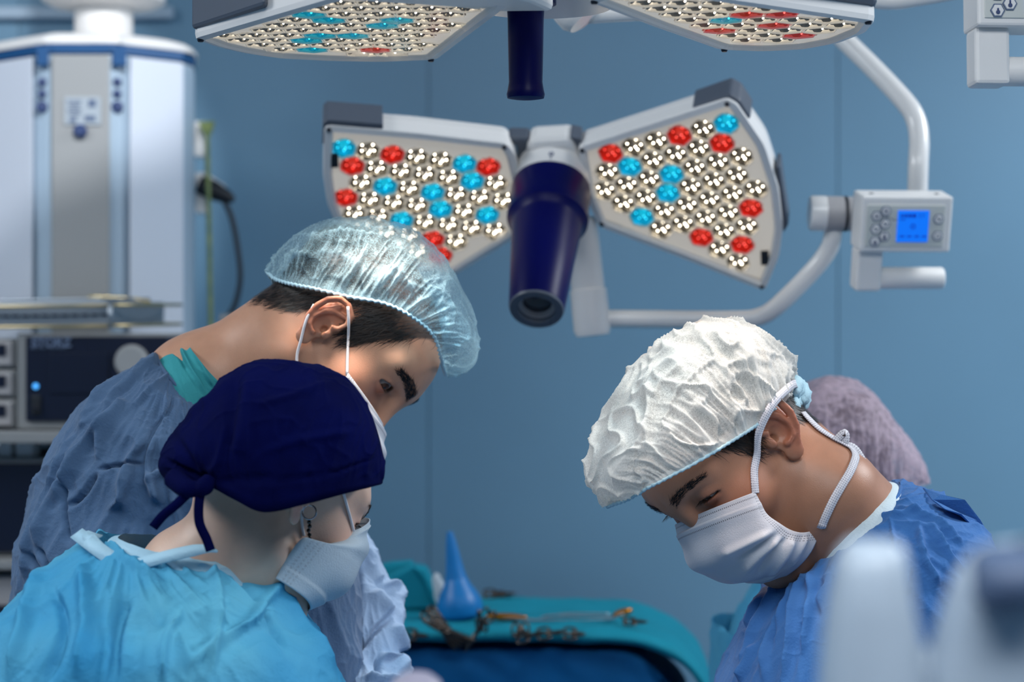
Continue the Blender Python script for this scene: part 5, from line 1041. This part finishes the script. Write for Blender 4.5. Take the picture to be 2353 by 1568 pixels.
# folded teal pack
fp = thing('folded_towel', V3(930, 1430, 3.2), 'folded teal towel standing up beside the blue rubber bulb on the table', 'towel')
def pack(name, pts, d, dep, m): return prism(name, [V3(a, b, d) for a, b in pts], (0, 1, 0), dep, m, fp, .004)
pack('towel_front', [(850, 1400), (1008, 1400), (995, 1390), (976, 1340), (948, 1302), (905, 1320), (860, 1345)], 3.25, .05, M['teal_drape'])
pack('towel_fold', [(948, 1304), (978, 1310), (1000, 1360), (1022, 1400), (1006, 1400), (994, 1388), (974, 1338)], 3.235, .07, M['teal_drape'])
pack('towel_back', [(850, 1390), (1000, 1390), (946, 1292), (890, 1296), (850, 1310)], 3.31, .04, M['teal_drape'])
w = bmesh.new(); bmesh.ops.create_icosphere(w, subdivisions=4, radius=1)
for vtx in w.verts:
    p = np.array(vtx.co); k = 1+.25*noise(p[None]*2.2, 3)[0]+.12*noise(p[None]*6, 9)[0]; vtx.co = Vector(V3(1016, 1378, 3.215)+p*k*np.array([.011, .012, .020])+np.array([.010, 0, -.022])*(-p[2]))
tag(link('gauze_wad', bm_mesh('gauze_wad', w, True), M['cotton']), 'fluffy white gauze wad tucked between the teal towel and the blue bulb', 'gauze')
bs = thing('bulb_syringe', V3(1055, 1428, 3.2), 'blue rubber bulb syringe standing upright with its long tip', 'syringe')
b0, t0 = V3(1060, 0, 3.15), V3(1033, 1222, 3.15); b0[2] = Z0+.006; L = np.linalg.norm(t0-b0)
lathe('bulb', [(0, 0), (.028, 0), (.0345, .006), (.0365, .016), (.0345, .028), (.029, .040), (.0225, .051), (.0175, .062)], b0, t0-b0, M['rubber_blue'], bs, 40)
lathe('tip', [(.0175, .062), (.0145, .075), (.0115, .095), (.0085, .118), (.0058, L-.006), (.0045, L), (0, L)], b0, t0-b0, M['rubber_blue'], bs, 32)
def clamp(px0, px1, d, label, group, roll=0.0, golden=False, seedk=0):
    """ring-handled clamp from its rings to its tip"""
    a, b = V3(px0[0], px0[1], d), V3(px1[0], px1[1], d-.004); ax_ = b-a; L_ = np.linalg.norm(ax_); ax_ /= L_; side = np.cross(ax_, (0, 1, 0)); side /= np.linalg.norm(side); side = side*math.cos(roll)+np.array([0, 1, 0])*math.sin(roll)
    t = thing('surgical_clamp', a, label, 'clamp', group)
    for s in (-1, 1):
        pts = [a+ax_*(.010*(1-math.cos(q)))+side*s*(.0075+.0065*math.sin(q)) for q in np.linspace(-PI/2*.9, PI*1.45, 18)]
        v, f = tube_mesh(pts, .0019, 6); v2, f2 = tube_mesh([a+ax_*.019+side*s*.006, a+ax_*L_*.35+side*s*.0035, a+ax_*L_*.6, a+ax_*L_*.8-side*s*.0018, b], [.0022, .0024, .0032, .0024, .0012], 7, 16)
        link('handle', np_mesh('handle', np.concatenate([v, v2]), f+[[i+len(v) for i in q] for q in f2]), M['steel_dark'], t)
    lathe('pivot', [(0, .003), (.0024, .0024), (.0026, -.0024), (0, -.003)], a+ax_*L_*.6, np.cross(ax_, side), M['steel'], t, 12)
for k in range(5): clamp((978+7*k, 1402+9*k), (1048+11*k, 1494-5*k), 3.045-.004*k, ('leftmost', 'second', 'middle', 'fourth', 'rightmost')[k]+' of the five steel clamps bundled over the table edge', 'clamps bundled over the table edge', .5+.2*k)
clamp((1128, 1402), (1068, 1498), 3.035, 'single steel clamp leaning the other way beside the bundle of clamps', None, .6)
clamp((1110, 1452), (1098, 1400), 3.045, 'short steel clamp standing at the hem just behind the leaning clamp', None, .9)
clamp((1195, 1432), (1197, 1462), 3.04, 'small steel clamp pinned upright on the teal hem', None, .3)
for i, (a, b, lb) in enumerate((((1185, 1468), (1255, 1452), 'steel clamp lying under the hem, nearest the upright small clamp'), ((1235, 1458), (1300, 1452), 'steel clamp lying under the hem, middle of three in a row'), ((1295, 1456), (1345, 1458), 'steel clamp lying under the hem, last of three before the drape corner'), ((928, 1458), (985, 1462), 'steel clamp lying under the hem beside the lit sleeve'))): clamp(a, b, 3.05, lb, None, 1.0)
clamp((1432, 1428), (1488, 1430), 3.1, 'steel clamp lying flat near the drape corner', None, 1.3)
for i in range(3): clamp((1112+22*i, 1366), (1170+8*i, 1364), 3.42, ('left', 'middle', 'right')[i]+' one of three steel clamps on the far table edge', 'clamps on the far table edge', 1.1+.3*i)
def forceps(pts, lab, g0):
    t = thing('forceps', V3(*pts[0]), lab, 'forceps')
    P_ = [V3(*q) for q in pts]
    for s in (-1, 1): tube('arm', [P_[0], (P_[0]+P_[1])/2+np.array([0, s*.006, .002]), P_[1]+np.array([0, s*.006, 0]), P_[2]], [.0025, .0026, .002, .0008], M['steel'], t, 8, 24, flat=.5)
    tube('grip', [P_[0]+(P_[1]-P_[0])*u+np.array([0, 0, .003]) for u in (-.1, .2, .5, .8)], [.004, .0062, .006, .003], M['gold'], t, 10, 16)
forceps([(1130, 1422, 3.12), (1230, 1425, 3.12), (1330, 1424, 3.12)], 'golden-gripped forceps lying along the table beside the blue bulb', 0)
forceps([(1446, 1408, 3.14), (1400, 1422, 3.13), (1320, 1426, 3.12)], 'golden-gripped forceps raised near the curved corner of the teal drape', 0)
sp_ = thing('retractor', V3(1300, 1420, 3.2), 'long shiny steel retractor lying across the teal drape', 'retractor')
tube('blade', [V3(1225, 1428, 3.18), V3(1245, 1420, 3.18), V3(1270, 1415, 3.18), V3(1330, 1416, 3.18), V3(1420, 1417, 3.18)], [.002, .004, .0035, .003, .002], M['steel'], sp_, 10, 30, flat=.5)
tube('rim', [V3(1235, 1424, 3.20), V3(1300, 1411, 3.2), V3(1400, 1411, 3.2)], .0015, M['steel'], sp_, 8, 20)
# ================================================================ out of focus things right in front of the camera
fg = thing('equipment_stand', V3(2100, 1900, .8)*np.array([1, 1, 0])+np.array([0, 0, 1.2]), 'blurred white forked equipment arm with slate grey insert in the near right corner', 'equipment')
def blob(name, rings, m, seg=40, expo=2.6):
    v, f = ring_loft(rings, 60, seg, expo); fl2 = [list(q) for q in f]+[list(range(seg)), list(range(len(v)-seg, len(v)))]; return link(name, np_mesh(name, v, fl2), m, fg)
blob('left_prong', [(1990, 1238, 2040, 1240, .80, .004), (1952, 1246, 2066, 1250, .80, .014), (1925, 1285, 2082, 1290, .80, .02), (1908, 1360, 2092, 1370, .80, .024), (1895, 1450, 2108, 1450, .80, .026), (1885, 1568, 2130, 1560, .80, .028), (1880, 1700, 2160, 1700, .80, .03), (1900, 1900, 2260, 1900, .80, .03)], M['fg_white'])
blob('right_prong', [(2330, 1248, 2420, 1236, .80, .006), (2250, 1262, 2470, 1240, .80, .016), (2205, 1320, 2500, 1290, .80, .024), (2175, 1390, 2520, 1380, .80, .028), (2150, 1470, 2530, 1470, .80, .03), (2120, 1568, 2540, 1560, .80, .032), (2090, 1720, 2540, 1700, .80, .034), (2060, 1900, 2540, 1900, .80, .034)], M['fg_white'])
blob('insert', [(2262, 1256, 2440, 1250, .775, .004), (2236, 1285, 2440, 1280, .771, .014), (2236, 1335, 2440, 1325, .768, .016), (2244, 1385, 2440, 1345, .768, .014), (2280, 1408, 2440, 1355, .772, .004)], M['fg_grey'])
blob('yoke', [(2070, 1490, 2180, 1490, .81, .008), (2060, 1520, 2190, 1515, .81, .014), (2040, 1600, 2220, 1600, .81, .02), (2000, 1900, 2300, 1900, .81, .025)], M['fg_white'])
tube('support', [V3(2200, 1880, .80), V3(2210, 2600, .82), V3(2210, 9000, .84)], .03, M['fg_white'], fg, 20, 20)
kn = thing('control_lever', V3(957, 1640, 1.2), 'blurred lilac-grey rounded lever end at the lower edge of the photo below the table', 'knob')
kp = V3(957, 1618, 1.2)
lathe('knob_head', [(0, .020), (.008, .0185), (.014, .014), (.0175, .006), (.018, -.004), (.014, -.012), (.006, -.016)], kp, (0, 0, 1), M['knob_lilac'], kn, 40)
tube('knob_stem', [kp+np.array([0, 0, -.012]), (kp[0], kp[1], 0)], .006, M['knob_lilac'], kn, 14)
